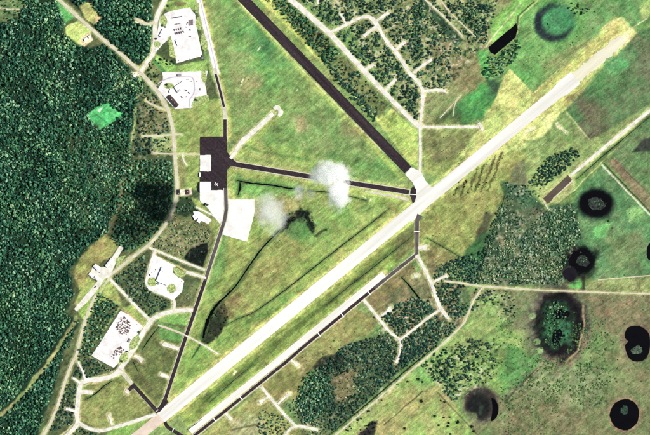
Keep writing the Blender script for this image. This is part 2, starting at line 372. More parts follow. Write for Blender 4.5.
# --- pasture bottom centre
P([(330,440),(410,368),(428,360),(452,400),(480,440)], (140,166,92), 1, 2.5, .6, c2=(160,162,104), s=14)
P([(372,425),(418,385),(440,392),(410,415),(398,440),(372,440)], (170,154,104), .7, 7, 2.5, c2=(154,158,96), s=8)
P([(405,370),(425,362),(438,380),(420,392)], (112,170,92), .7, 8, 2)
L([(384,425),(423,391)], 1.1, (78,74,56), .85, .8, .4); P([(356,440),(368,422),(378,420),(372,440)], (48,44,46), .95, 3, 1.5)
L([(437,392),(480,437)], 1.2, (84,86,66), .8, .8, .2)
# --- south: fields below the parallel taxiway
P([(380,284),(412,262),(430,300),(400,330),(362,302)], (142,128,88), 1, 3, .8, c2=(112,108,72), s=8)
P([(352,308),(378,318),(372,332),(345,345),(300,380),(297,402),(262,386)], (152,150,94), 1, 3, .8, c2=(126,126,76), s=7)
P([(196,440),(262,388),(300,428),(300,445)], (158,162,98), 1, 3, .8, c2=(130,136,82), s=9)
P([(262,388),(300,352),(310,372),(292,396),(276,400)], (146,142,88), 1, 3, .8, c2=(120,118,72), s=6)
P([(232,420),(262,415),(270,440),(230,440)], (206,200,166), .8, 5, 2, c2=(140,140,96), s=5); L([(230,430),(258,424)], 1.6, (96,92,66), .7, 1, .6)
P([(296,402),(345,345),(398,330),(410,362),(335,430),(300,430)], (64,84,58), 1, 4, 1.2, c2=(84,96,64), s=7)
P([(330,375),(355,368),(358,395),(335,405)], (134,124,86), .8, 7, 2.5)
P([(313,368),(322,356),(342,352),(346,362),(325,372)], (44,48,40), .9, 4, 1.2)
P([(385,300),(430,262),(465,285),(470,300),(460,328),(410,362),(388,330)], (92,104,70), 1, 4, 1.2, c2=(142,130,96), s=6)
P([(300,445),(300,405),(330,432),(325,445)], (110,118,78), .9, 4, 1.5)
P([(456,288),(470,290),(470,312),(456,318)], (82,110,70), .9, 3, 1)
# --- north-middle ground under scattered trees
P([(296,-40),(440,-40),(500,-40),(520,0),(490,46),(486,80),(470,92),(448,112),(424,126),(416,122)], (106,128,78), 1, 3, 1, c2=(150,152,104), s=7)
P([(335,32),(362,24),(362,60),(345,50)], (104,138,74), .8, 6, 2); P([(432,38),(452,42),(444,62),(428,60)], (128,120,86), .8, 5, 2)
P([(452,58),(475,52),(482,80),(462,96),(450,80)], (122,114,80), .8, 5, 2); P([(386,20),(402,18),(406,36),(392,36)], (118,116,80), .7, 5, 2)
P([(418,0),(424,0),(418,60),(412,60)], (48,78,52), .7, 3, 1); P([(420,0),(428,2),(463,40),(456,48)], (54,84,60), .97, 1.6, .4)
P([(476,52),(488,48),(492,80),(482,78)], (92,176,90), .85, 4, 1.5)
P([(490,20),(520,-4),(545,-4),(518,24),(492,44)], (126,176,90), .9, 3, .8); L([(486,46),(521,3)], 1.6, (206,206,160), .8, .8, .3); L([(517,34),(519,18),(541,-2)], 1.5, (196,206,140), .8, .8, .3); L([(517,30),(518,16),(534,2)], 1.4, (60,80,52), .9, .7, .3)
P([(270,-4),(296,6),(388,104),(380,118),(330,72)], (96,112,66), 1, 3, 1, c2=(124,128,80), s=6)
# --- west: base ground, then clearings
P([(-40,-40),(160,-40),(196,0),(205,60),(226,110),(225,140),(200,160),(200,215),(226,220),(160,405),(130,440),(-40,480)], (70,88,58), 1, 2, .6, c2=(96,104,68), s=8)
FOREST_W = [(-40,-40),(54,-40),(62,16),(64,34),(78,46),(90,48),(104,44),(134,72),(142,84),(134,112),(130,140),(132,160),(120,205),(108,232),(88,246),(70,270),(74,292),(66,312),(80,322),(64,352),(52,392),(36,440),(-40,480)]
P(FOREST_W, FLOOR, 1, 3, 1.5)
P([(62,-8),(150,-8),(152,25),(150,56),(138,66),(104,38)], FLOOR, 1, 2.5, 1)
P([(176,66),(206,60),(208,72),(163,73),(150,60),(156,54)], (142,180,96), 1, 2, .4); L([(152,58),(166,74)], 3.4, (72,132,76), .9, 1.2, .3)
P([(160,4),(196,-4),(200,10),(188,10),(170,14)], (142,172,92), 1, 2, .5); P(ell(180,4,6,2.5), (112,104,72), .8, 2, 1)
P([(150,60),(160,70),(158,90),(148,78)], (112,120,76), .9, 2.5, 1)
P([(158,110),(222,98),(225,136),(200,138),(200,152),(176,152),(170,120)], (148,166,92), 1, 2, .5, c2=(128,146,82), s=9)
P([(176,152),(200,152),(199,190),(178,190)], (150,162,92), 1, 2, .5, c2=(124,152,82), s=7)
P([(176,158),(186,158),(186,188),(178,188)], (150,140,96), .7, 3, 1)
P([(178,194),(200,200),(224,224),(215,240),(200,222),(178,206)], (150,162,92), 1, 2.5, .8, c2=(120,140,78), s=6)
P([(150,246),(172,216),(198,212),(214,232),(206,268)], (100,116,72), 1, 3, 1, c2=(130,118,84), s=6)
P([(176,190),(192,188),(192,195),(177,196)], (222,196,184), .95, 1.2, .5)
P([(172,196),(190,198),(200,212),(186,216),(172,212)], (46,66,48), .9, 3, 1)
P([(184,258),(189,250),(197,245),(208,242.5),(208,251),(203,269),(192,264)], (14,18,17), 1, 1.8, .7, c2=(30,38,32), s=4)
P([(73,274),(82,254),(96,242),(106,233),(119,246),(112,256),(100,264),(90,272),(88,286),(80,290)], (168,176,96), 1, 2.5, 1, c2=(150,140,92), s=7)
P([(88,276),(98,284),(80,308),(74,304),(82,288)], (160,172,98), 1, 2, .8); P([(100,290),(106,284),(90,316),(84,320),(76,310)], (150,176,90), 1, 2, .6)
P([(112,280),(106,286),(98,304),(112,302),(122,308),(120,298)], (158,170,96), .95, 3, 1)
L([(128,156),(124,180),(117,206),(106,232)], 6, (128,132,82), .9, 3, 1.5, c2=(156,130,104), s=6)
L([(140,78),(137,98),(135,118),(132,142),(128,158)], 2.0, (168,184,116), .8, 1.4, .8)
L([(76,318),(62,342),(46,366),(30,386),(12,406),(-10,424)], 4.0, (132,156,92), .9, 2.2, 1.4, c2=(176,160,112), s=6)
P([(65.5,27),(77.5,21),(91,30),(92,40),(85,47),(77,43),(66.5,35)], (200,212,128), 1, 1.8, .8, c2=(176,200,112), s=6)
P([(80,38),(90,32),(93,40),(85,47),(79,44)], (228,200,166), .95, 1.6, .8)
P([(54,-4),(62,2),(74,18),(66,24),(60,14)], (96,176,98), .9, 2.5, 1)
P([(78,6),(90,2),(102,18),(95,25),(86,19)], (196,180,118), 1, 2, 1, c2=(168,178,104), s=5); P([(94,14),(101,18),(97,24)], (222,190,150), .9, 2, .8)
P([(-20,-10),(6,-10),(26,4),(22,18),(6,24),(-20,22)], (146,158,104), .85, 4, 2, c2=(86,120,72), s=5); L([(0,9),(20,10),(26,6)], 1.5, (222,206,184), .8, 1, .8)
P([(87.5,114.5),(98,106),(110.5,102.5),(113,108),(124,114.5),(108,125.5),(100,129.5),(90,119)], MINT, 1, .9, .5, c2=(88,192,116), s=3)
P([(97,110),(103,107),(100,112.5)], (226,240,214), .9, .8, .3); L([(93,112),(107,123)], .7, (44,112,62), .8, .5, .2)
P([(108,74),(124,66),(138,72),(132,82),(116,88)], (110,140,86), .7, 4, 2, c2=(150,158,112), s=5)
L([(108,92),(124,84),(136,76)], 1.8, (196,212,136), .85, 1.2, .6); P([(131,72),(140,72),(140,78),(133,78)], (230,214,186), .9, 1.2, .4)
P([(146,92),(160,100),(168,118),(160,134),(142,130)], (130,112,84), .9, 4, 2, c2=(104,122,74), s=5)
P([(150,136),(172,132),(172,152),(156,152)], (150,172,104), .85, 3, 1)
P([(130,62),(140,66),(146,58),(150,56),(144,70),(138,72)], (196,206,120), .9, 1.6, .6)
P([(148,22),(136,17),(134,22),(146,28)], (230,218,176), .95, 1.2, .6)
# south-west loops
P([(84,383),(118,372),(152,412),(118,424),(100,429),(80,420),(80,392)], (146,154,92), 1, 2, .6, c2=(120,128,74), s=8)
P([(124,372),(156,322),(186,328),(178,362),(163,400),(156,408)], (118,130,76), 1, 2.5, .8, c2=(88,94,60), s=6)
P([(158,322),(184,330),(182,342),(160,338)], (104,156,84), .8, 4, 1); P([(156,316),(196,308),(190,326),(160,322)], (112,164,84), 1, 2, .6, c2=(140,160,92), s=6)
P([(176,300),(196,282),(203,284),(194,308),(178,308)], (108,120,76), 1, 3, 1, c2=(84,92,62), s=5)
P([(110,428),(156,416),(134,440),(104,440)], (124,158,82), 1, 2, .5)
P([(122,308),(132,304),(150,322),(142,332)], (150,166,92), 1, 2, .6); P([(142,334),(146,330),(136,352),(128,358),(124,366),(117,364),(126,348)], (138,162,92), 1, 1.6, .5)
P([(120,308),(128,312),(142,324),(138,328)], (206,160,130), .7, 1.5, .5)
L([(104,330),(119,308)], 1.8, (150,174,104), .9, 1, .4); L([(90,357),(112,372)], 1.6, (168,160,116), .9, 1, .4)
for q, r in (((152,282),4.2), ((171,288),4.2)): P(ell(*q, r, r), (128,120,72), 1, .8, .3)
P([(172,268),(186,272),(184,280),(176,278)], (118,124,78), 1, 1.2, .5); L([(156,256),(185,270)], 2.0, (186,178,116), .95, 1.0, .3)

SPECKLE = [([(296,-10),(500,-10),(486,46),(478,52),(446,94),(424,92),(416,118)], .8), ([(372,316),(430,296),(460,284),(468,312),(412,362),(392,362)], .85),
           ([(500,205),(535,215),(528,284),(468,284),(484,260),(494,226)], .6), ([(535,208),(578,206),(580,240),(562,284),(528,284)], .7), ([(284,404),(300,396),(330,430),(310,440)], .65),
           ([(418,362),(470,338),(500,345),(490,384),(453,404)], .85), ([(136,76),(170,118),(172,158),(130,160)], .5), ([(318,56),(346,58),(388,104),(376,120)], .35), ([(505,182),(536,186),(530,202),(506,200)], .7),
           ([(516,360),(610,366),(606,408),(500,440),(500,400)], .3), ([(150,246),(172,214),(206,232),(204,262)], .4), ([(112,280),(146,256),(146,284),(170,304),(152,318)], .4), ([(300,352),(398,330),(412,360),(335,430),(300,424)], .35),
           ([(476,288),(512,290),(512,325),(470,312)], .6), ([(66,384),(78,384),(76,424),(52,430)], .5), ([(395,372),(340,424),(346,434),(402,384)], .6)]
def build_ground():
    step = 3.0 / M
    xs = np.arange(-30, 680.01, step); ys = np.arange(-30, 465.01, step)
    far = np.array([60, 250, 1000, 5000])
    xs = np.concatenate([-30 - far[::-1], xs, 680 + far]); ys = np.concatenate([-30 - far[::-1], ys, 465 + far])
    X, Y = np.meshgrid(xs, ys); shp = X.shape
    wxn = fbm(X, Y, 9, 1, 4, .7); wyn = fbm(X, Y, 9, 2, 4, .7)
    n_big = fbm(X, Y, 60, 3, 3); 
    C = np.zeros(shp + (3,)); C[:] = np.array((118, 146, 86)) + n_big[..., None] * np.array((16, 4, 8))
    for it in PAINT:
        kind, pts, c, a, f, w, c2, s = it[:8]
        if w >= 2: f *= 1.7; w *= 1.6
        pa = np.asarray(pts, float); mg = f + 4 * w + 3 + (it[8] if kind == 'l' else 0)
        x0, y0 = pa.min(0) - mg; x1, y1 = pa.max(0) + mg
        i0, i1 = np.searchsorted(xs, (x0, x1)); j0, j1 = np.searchsorted(ys, (y0, y1))
        if i1 <= i0 or j1 <= j0: continue
        sl = (slice(j0, j1), slice(i0, i1))
        xx = X[sl] + wxn[sl] * w * 1.8; yy = Y[sl] + wyn[sl] * w * 1.8
        d = sdf_poly(xx, yy, pts) if kind == 'p' else dist_line(xx, yy, pts) - it[8] / 2
        m = np.clip(0.5 - d / f, 0, 1); m = (m*m*(3-2*m) * a)[..., None]
        col = np.asarray(c, float)
        if c2 is not None:
            t = np.clip(0.5 + 0.85 * fbm(X[sl], Y[sl], s, hash((round(pa[0][0]), round(pa[0][1]))) % 9999, 4, .7), 0, 1)[..., None]
            col = col * (1 - t) + np.asarray(c2, float) * t
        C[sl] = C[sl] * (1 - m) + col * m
    # open woods: how broken the ground is there
    SPK = np.zeros(shp)
    for poly, amt in SPECKLE:
        d = sdf_poly(X + wxn * 3, Y + wyn * 3, poly); SPK = np.maximum(SPK, np.clip(.5 - d / 5, 0, 1) * amt)
    fine = fbm(X, Y, 3.4, 41, 3, .8); SPK = SPK * np.clip((np.abs(fine) - .18) * 2.6, 0, 1); sp1 = (fine > 0).astype(float)
    # the land's own unevenness: mottling, tussocks, mowing grain along the runway
    ca, sa = math.cos(RWA), math.sin(RWA)
    U = X * ca - Y * sa; V = X * sa + Y * ca
    tone = 0.25 * fbm(X, Y, 5, 21, 4, .8) + 0.15 * fbm(X, Y, 16, 22, 3, .7) + 0.09 * fbm(U / 5, V, 2.2, 23, 2) + 0.13 * fbm(U / 7, V, 1.1, 24, 2) + 0.075 * RNG.standard_normal(shp) - 0.5 * np.clip(fbm(X, Y, 3.2, 27, 3, .8) - .55, 0, 1) + 0.5 * np.clip(fbm(X, Y, 2.6, 28, 3, .8) - .6, 0, 1)
    C *= (1 + tone)[..., None]
    hue = fbm(X, Y, 11, 25, 4, .75)[..., None] + 0.35 * RNG.standard_normal(shp + (1,))
    C += hue * np.array((15, -3, 6)) * np.clip(C.mean(-1, keepdims=True) / 125, .1, 1.2)
    lum = C.mean(-1, keepdims=True); C = (C * .89 + lum * .11) * np.array((1.09, 1.10, 1.05)) + np.array((2, 2, 4))
    # bare pale specks and dark tufts under the open woods
    C = C * (1 - SPK[..., None]) + (np.array((232, 222, 196)) * sp1[..., None] + np.array((34, 52, 40)) * (1 - sp1[..., None])) * SPK[..., None]
    C = np.clip(C, 6, 248)
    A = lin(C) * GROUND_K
    # shallow relief, always at or below zero so that paving lies on top
    Z = -0.45 + 0.3 * fbm(X, Y, 3, 31, 3, .8) - 0.10 * RNG.random(shp); Z = np.minimum(Z, -0.05)
    ny, nx = shp
    V3 = np.stack([wx(X), wy(Y), Z], -1).reshape(-1, 3).astype(np.float32)
    idx = np.arange(nx * ny).reshape(ny, nx)
    q = np.stack([idx[1:, :-1], idx[1:, 1:], idx[:-1, 1:], idx[:-1, :-1]], -1).reshape(-1, 4).astype(np.int32)
    me = bpy.data.meshes.new('ground')
    me.vertices.add(len(V3)); me.vertices.foreach_set('co', V3.ravel())
    me.loops.add(q.size); me.loops.foreach_set('vertex_index', q.ravel())
    me.polygons.add(len(q)); me.polygons.foreach_set('loop_start', np.arange(0, q.size, 4, dtype=np.int32))
    me.update(calc_edges=True)
    at = me.color_attributes.new('land_cover', 'FLOAT_COLOR', 'POINT')
    buf = np.ones((len(V3), 4), np.float32); buf[:, :3] = A.reshape(-1, 3); at.data.foreach_set('color', buf.ravel())
    m, nt, b = nmat('grassland')
    an = nt.nodes.new('ShaderNodeAttribute'); an.attribute_name = 'land_cover'
    n1 = noise_node(nt, 0.35, 4, .75); r1 = ramp(nt, [(.25, (.62,.64,.60)), (.75, (1.38,1.36,1.40))]); nt.links.new(n1.outputs['Fac'], r1.inputs[0])
    n2 = noise_node(nt, 0.09, 3, .7); r2 = ramp(nt, [(.3, (.86,.90,.84)), (.7, (1.14,1.10,1.12))]); nt.links.new(n2.outputs['Fac'], r2.inputs[0])
    nt.links.new(mul(nt, mul(nt, an.outputs['Color'], r1.outputs[0]), r2.outputs[0]), b.inputs['Base Color']); b.inputs['Roughness'].default_value = 1.0; b.inputs['Specular IOR Level'].default_value = 0
    o = link('ground', me, m); tag(o, 'green and tan grassland of the airfield and the land around it', 'ground', kind='structure')
GROUND_K = 0.66
for q in [((257.6,50.2),(260,47.4),1.5),((242,82),(243.5,79),1.6),((241,86),(242,84),1.2),((296.5,91),(297.5,89),1.0),((363,196),(369,202),.8),((369,202),(371,199),1.0),((204,394),(206,391.5),1.6),((233,368),(235,372),1.0),((234,374),(236,371),2.0),((216,384),(218,381),1.2)]:
    L([q[0], q[1]], q[2], (240,232,196), .9, .8, .3)
L([(254,62),(268,72),(285,76),(300,90),(318,108)], 1.6, (84,124,70), .55, 1.6, 1.2)
L([(232,142),(262,152),(310,160)], 2.4, (72,122,70), .5, 2, 1.5)
P([(290,120),(300,116),(308,128),(298,134)], (176,146,116), .6, 6, 2.5); P([(246,78),(256,70),(262,84),(250,92)], (160,140,104), .5, 6, 2.5)
P([(345,120),(356,128),(350,140),(340,132)], (150,140,98), .6, 6, 2.5); P([(220,300),(240,296),(240,312),(226,316)], (116,96,70), .6, 6, 2.5)
P([(60,120),(125,132),(118,205),(92,236),(70,212)], (70,92,58), .7, 10, 3); P([(20,140),(60,150),(66,182),(28,184)], (18,34,32), .8, 10, 3)
# ------------------------------------------------------------------ paved surfaces, tracks, ditches, ponds
SHEETS = []          # (x0,y0,x1,y1,level) in px, so overlapping sheets never share a height
BLOCK = []           # (pts, half width) or polygons that trees keep off
def level(pts, hw, lo=0):
    """height of a new sheet: just above every earlier sheet it touches (coarse 2 px cells)"""
    cells = set()
    if hw is None:
        p = np.asarray(pts, float); gx, gy = np.meshgrid(np.arange(p[:,0].min()-2, p[:,0].max()+3, 1.0), np.arange(p[:,1].min()-2, p[:,1].max()+3, 1.0))
        m = sdf_poly(gx, gy, pts) < 1.2
        cells = set(zip((gx[m]//2).astype(int).tolist(), (gy[m]//2).astype(int).tolist()))
    else:
        for (a, b) in zip(pts[:-1], pts[1:]):
            n = max(2, int(math.hypot(b[0]-a[0], b[1]-a[1])))
            for k in range(n+1):
                x = a[0]+(b[0]-a[0])*k/n; y = a[1]+(b[1]-a[1])*k/n; r = hw/2 + 1
                for i in range(int((x-r)//2), int((x+r)//2)+1):
                    for j in range(int((y-r)//2), int((y+r)//2)+1): cells.add((i, j))
    k = lo
    for c, l in SHEETS:
        if l >= k and not cells.isdisjoint(c): k = l + 1
    SHEETS.append((cells, k))
    return 0.06 + 0.05 * k
def smooth_line(pts, ws, n=5):
    if len(pts) < 3: return pts, ws
    out, ow = [], []
    for k in range(len(pts)-1):
        p0 = np.array(pts[max(k-1,0)]); p1 = np.array(pts[k]); p2 = np.array(pts[k+1]); p3 = np.array(pts[min(k+2,len(pts)-1)])
        for j in range(n):
            t = j/n
            q = 0.5*((2*p1)+(-p0+p2)*t+(2*p0-5*p1+4*p2-p3)*t*t+(-p0+3*p1-3*p2+p3)*t**3)
            out.append(tuple(q)); ow.append(ws[k]*(1-t)+ws[k+1]*t)
    out.append(tuple(pts[-1])); ow.append(ws[-1])
    return out, ow
def resample(pts, ws, d):
    out, ow = [tuple(pts[0])], [ws[0]]
    for (a, b, u, v) in zip(pts[:-1], pts[1:], ws[:-1], ws[1:]):
        a = np.array(a); b = np.array(b); l = np.linalg.norm(b-a); n = max(1, int(l/d))
        for j in range(1, n+1): out.append(tuple(a+(b-a)*j/n)); ow.append(u+(v-u)*j/n)
    return out, ow
def slab(name, outline, z, mat):
    """closed slab: top sheet with a skirt into the ground"""
    top = [(wx(x), wy(y), z) for x, y in outline]
    ar = sum(a[0]*b[1]-b[0]*a[1] for a, b in zip(top, top[1:]+top[:1]))
    if ar < 0: top = top[::-1]
    n = len(top); v = top + [(x, y, -1.2) for x, y, _ in top]
    from mathutils.geometry import tessellate_polygon
    f = [tuple(t) for t in tessellate_polygon([[Vector((p[0], p[1], 0)) for p in top]])]
    f = [t if (top[t[1]][0]-top[t[0]][0])*(top[t[2]][1]-top[t[0]][1]) - (top[t[1]][1]-top[t[0]][1])*(top[t[2]][0]-top[t[0]][0]) > 0 else t[::-1] for t in f]
    f += [(k, n+k, n+(k+1) % n, (k+1) % n) for k in range(n)]
    me = mesh(name, v, f, (mat,))
    o = link(name, me); return o
def ribbon(name, pts, w, mat, label, cat, smooth=True, jit=0.0, block=True, kind='structure', lo=0, rag=2.0):
    ws = list(w) if isinstance(w, (list, tuple)) else [w]*len(pts)
    raw = list(pts); ws = (ws + [ws[-1]]*len(raw))[:len(raw)]; w = ws
    if smooth: pts, ws = smooth_line(pts, ws)
    if jit: pts, ws = resample(pts, ws, rag)
    r = random.Random(len(pts)*31 + int(pts[0][0]*7))
    z = level(pts, max(ws), lo)
    Lf, Rt = [], []
    for k, p in enumerate(pts):
        a = np.array(pts[max(k-1,0)]); b = np.array(pts[min(k+1,len(pts)-1)]); d = (b-a)/(np.linalg.norm(b-a)+1e-9)
        nn = np.array((-d[1], d[0])); h = ws[k]/2
        Lf.append(np.array(p)+nn*h*(1+r.uniform(-jit,jit))); Rt.append(np.array(p)-nn*h*(1+r.uniform(-jit,jit)))
    n = len(pts); v = []; f = []
    for k in range(n):
        v += [(wx(Lf[k][0]), wy(Lf[k][1]), z), (wx(Rt[k][0]), wy(Rt[k][1]), z), (wx(Lf[k][0]), wy(Lf[k][1]), -1.2), (wx(Rt[k][0]), wy(Rt[k][1]), -1.2)]
    for k in range(n-1):
        a = 4*k; b = a+4
        f += [(a, a+1, b+1, b), (a+2, a, b, b+2), (a+1, a+3, b+3, b+1)]
    f += [(0, 2, 3, 1), (4*n-4, 4*n-3, 4*n-1, 4*n-2)]
    me = mesh(name, v, f, (mat,))
    nrm = me.polygons[0].normal
    if nrm.z < 0: me.flip_normals()
    o = link(name, me); tag(o, label, cat, kind=kind)
    vg = VERGE.get(mat.name)
    if vg: L([tuple(q) for q in raw], max(ws) + vg[1], vg[0], vg[2], vg[3], .5)
    if block:
        for a, b, u in zip(raw[:-1], raw[1:], (list(w) if isinstance(w, (list, tuple)) else [w]*len(raw))): BLOCK.append(([a, b], u/2))
    return o
def rough(poly, d=1.4, j=.22):
    """a paved edge that frays into the grass"""
    r = random.Random(int(poly[0][0]*10)); q = resample(list(poly)+[poly[0]], [1]*(len(poly)+1), d)[0][:-1]
    return [(a+r.uniform(-j,j), b+r.uniform(-j,j)) for a, b in q]
def area(name, poly, mat, label, cat, block=True, lo=0, kind='structure'):
    poly = rough(poly) if name in ('car_park', 'concrete_pad') else poly
    z = level(poly, None, lo); o = slab(name, poly, z, mat); tag(o, label, cat, kind=kind)
    if block: BLOCK.append((poly, None))
    return o

VERGE = {'white_lot': ((214,206,164), 1.6, .75, 1.6), 'pale_road': ((206,200,150), 1.8, .7, 1.8), 'sand_road': ((192,190,132), 1.8, .65, 1.8), 'dirt_track': ((170,164,112), 1.2, .5, 1.4), 'runway_concrete': ((196,198,118), 3.0, .8, 2.2), 'pale_shoulder': ((176,184,108), 3.0, .7, 2.2)}
RW0, RW1 = (160.8, 417.5), (575.5, 78)
ribbon('runway', [(128,444),(147,428.8),(160.8,417.5)], 10.5, MT['pinkconc'], 'pinkish overrun at the south-west end of the white runway', 'runway', smooth=False)
ribbon('runway', [(569,83),(600,57.6),(623,38.6)], [12,11,10], MT['oldconc'], 'faded cream overrun at the north-east end of the white runway', 'runway', smooth=False, jit=.22)
ribbon('runway', [RW0, (300,303.5), (400,221.6), (500,139.7), (557,93), (563,88.1), (575.5,77.9)], [12.2,12.2,12.2,12,12,15.5,15], MT['concrete'], 'long white concrete runway running diagonally across the whole airfield', 'runway', smooth=False, jit=.025)
ribbon('runway', [(205,-42),(244.5,0),(312.5,70.5),(381,141.5),(408,170)], 9.7, MT['asphalt'], 'dark asphalt runway running from the top edge to the white intersection', 'runway', smooth=False, jit=.025)
area('concrete_pad', [(411.4,167.2),(405,174),(413,183),(416,190),(415,201),(404,214),(412,222),(445,190),(433,189),(425,180),(421.5,172),(418.5,170.5)], MT['concrete'], 'white concrete intersection where the dark runway meets the white runway', 'pavement')
# cross taxiway
ribbon('taxiway_shoulder', [(228,161),(236,164.5),(307,176.2),(410,192.4)], [9,6.4,6.2,6.2], MT['shoulder'], 'pale shoulder along the dark cross taxiway', 'shoulder', smooth=False, jit=.12)
ribbon('taxiway', [(224,160.5),(229,161),(236,164.5),(307,176.2),(409,192.2)], [15,9,4.8,4.6,4.6], MT['asphalt'], 'dark cross taxiway from the apron to the runway intersection', 'taxiway', smooth=False)
area('taxiway', [(411,188.6),(413.5,186.4),(416,189),(416.3,196),(415,201.5),(412.8,203.5),(411.5,199),(410,195.4)], MT['asphalt'], 'small dark flared end of the cross taxiway at the white intersection', 'taxiway')
ribbon('holding_line', [(409.4,194.2),(416.6,194.6)], .8, MT['white'], 'white line across the flared end of the cross taxiway', 'marking', smooth=False)
ribbon('dirt_track', [(365,191.5),(390,195.5),(409,200)], [1.2,2.4,3], MT['shoulder'], 'pale worn strip below the east end of the cross taxiway', 'track', jit=.2)
# western taxiway, apron
ribbon('taxiway', [(189,-30),(199,0),(208,37),(217,74)], 5.4, MT['lot'], 'white taxilane beside the two white compounds', 'taxiway', smooth=False)
ribbon('lane_line', [(191,-24),(200.6,2),(209,38),(217,73)], .7, MT['drive'], 'thin grey line along the white taxilane', 'marking', smooth=False, block=False)
ribbon('taxiway_shoulder', [(214,68),(218.6,84),(224.5,108),(225.4,121),(225.4,139)], 4.6, MT['shoulder'], 'pale shoulder of the narrow dark taxiway above the apron', 'shoulder', smooth=False, jit=.06)
ribbon('taxiway', [(215.5,74),(218.6,85),(224,107)], 2.4, MT['asphalt'], 'narrow dark taxiway strip beside the second white compound', 'taxiway', smooth=False)
ribbon('taxiway', [(225,119.5),(225,138)], 3.3, MT['asphalt'], 'short dark taxiway strip entering the top of the apron', 'taxiway', smooth=False)
area('apron', [(200,136.5),(227,136.5),(227.2,152),(232,158),(232,165),(227,170),(226.8,190),(211,190),(211,182),(200,182)], MT['asphalt'], 'dark asphalt aircraft apron with square white pads', 'apron')
area('concrete_pad', [(200,155),(211,155),(211,171.5),(200,171.5)], MT['concrete2'], 'white square pad let into the west side of the dark apron', 'pavement')
area('concrete_pad', [(200,182),(211,182),(211,190),(224,190),(224.5,216),(220,224),(215,218),(207,207),(200,201)], MT['concrete2'], 'white apron below the dark one beside the hangar', 'pavement')
area('concrete_pad', [(228,199.5),(254.5,199.5),(254.5,213),(247,241.5),(222,234.5),(227.5,214)], MT['concrete2'], 'large white pad east of the dark taxiway', 'pavement')
ribbon('taxiway_shoulder', [(225.6,188),(226.2,210),(224.6,220),(205,281),(180,354),(165.5,398),(160,408)], 4.8, MT['shoulder'], 'pale shoulder of the long western taxiway', 'shoulder', smooth=False, jit=.1)
ribbon('taxiway', [(225.6,188),(226.2,210),(224.6,220),(205,281)], 3.4, MT['asphalt2'], 'grey worn taxiway running south from the apron', 'taxiway', smooth=False)
ribbon('taxiway', [(205.2,280.5),(180,354),(165.8,397.5),(160,408.5)], 3.5, MT['asphalt'], 'dark taxiway running down to the south-west runway end', 'taxiway', smooth=False)
area('taxiway', [(165,396),(168.5,402),(160,411.5),(155.5,413.5),(154,410),(160,406)], MT['asphalt'], 'dark flared taxiway end beside the south-west runway end', 'taxiway')
# parallel taxiway
ribbon('taxiway_shoulder', [(416.8,220),(416.8,254),(400,267.6),(382.5,281.6),(300,350),(286.5,362),(192,438)], 4.6, MT['track'], 'tan shoulder of the parallel taxiway', 'shoulder', smooth=False, jit=.1)
ribbon('taxiway', [(420,215),(417,221),(416.8,254),(400,267.2),(374,288.4)], [6,4,3.4,3.4,3.2], MT['asphalt2'], 'grey taxiway dropping from the intersection to the parallel taxiway', 'taxiway', smooth=False)
ribbon('taxiway', [(374.2,288.2),(300,349.6),(286.5,361.6),(192,437.5)], 3.0, MT['asphalt'], 'narrow dark parallel taxiway beside the white strip', 'taxiway', smooth=False)
ribbon('taxiway', [(384,274),(300,342.6),(278.5,360.4),(190,431.5)], 6.4, MT['concrete'], 'white concrete strip parallel to the runway', 'taxiway', smooth=False, jit=.05)
for k, (x, y) in enumerate([(415,241.5)]):
    ribbon('holding_line', [(x-1.2,y-10),(x+4.6,y-10)], .8, MT['white'], 'white line across the grey taxiway below the intersection', 'marking', smooth=False, block=False)
for k, (x, y) in enumerate([(369,293),(342.5,315),(319,334.5),(241,398),(214.5,419.5)]):
    ribbon('holding_line', [(x-1.6,y-2),(x+1.6,y+2)], .9, MT['white'], ['white tick across the dark parallel taxiway nearest the grey taxiway', 'second white tick from the grey taxiway across the dark parallel taxiway', 'third white tick from the grey taxiway across the dark parallel taxiway', 'fourth white tick from the grey taxiway across the dark parallel taxiway', 'last white tick across the dark parallel taxiway near the bottom edge'][k], 'marking', smooth=False, block=False)
ribbon('taxiway', [(165.2,421.5),(168,427),(182,436),(190,442)], [3,3.4,3.4,3.4], MT['asphalt'], 'dark connector from the south-west runway end to the parallel taxiway', 'taxiway')
ribbon('holding_line', [(172.2,431.5),(174,428)], .8, MT['white'], 'white line across the dark connector at the bottom edge', 'marking', smooth=False, block=False)
ribbon('taxiway', [(122,372),(132,384),(157,411)], [4.6,4.2,4], MT['shoulder'], 'pale shoulder of the dark south-west connector', 'shoulder', smooth=False)
ribbon('taxiway', [(132.5,384),(156.5,410.5)], 3.8, MT['asphalt'], 'dark connector between the loop road and the runway end', 'taxiway', smooth=False)
ribbon('taxiway', [(135.5,384.5),(131,388),(128.5,390.5)], [5,3.6,3], MT['asphalt'], 'short dark stub on the south-west connector', 'taxiway')

# roads
def rd(pts, w, lab, mat='road', name='service_road', **k): return ribbon(name, pts, w, MT[mat], lab, 'road', **k)
rd([(47,-14),(59.5,0),(84,22.5),(100,36.5),(122,55),(138,69.5),(141,73),(156,90),(164,102),(168.5,112),(173,129.5),(174,144),(175.7,165.5),(177,184),(175.7,199.5),(172,212),(166,223.6),(157,236),(147.6,245.7),(129,260),(110,275.5),(107,280),(95,297),(85,321),(76.5,354),(73,361),(64.6,383),(58,405),(49,425.6),(40,440)],
   [3.2]*6+[4]*3+[3.4]*6+[2.8]*14, 'long pale road winding down the west side past the forest', 'sandroad', jit=.08)
rd([(141,72),(147,62),(152.7,54),(155,40),(154.8,27),(158,14),(165,0),(172,-16)], [3.4,3.4,4,4,4,4.4,4.6,4.6], 'pale road branching north past the first white compound')
rd([(155,22),(146,24.5),(136,18.5)], [3,3,2.6], 'short pale spur ending in the forest west of the first compound', 'sandroad', jit=.12)
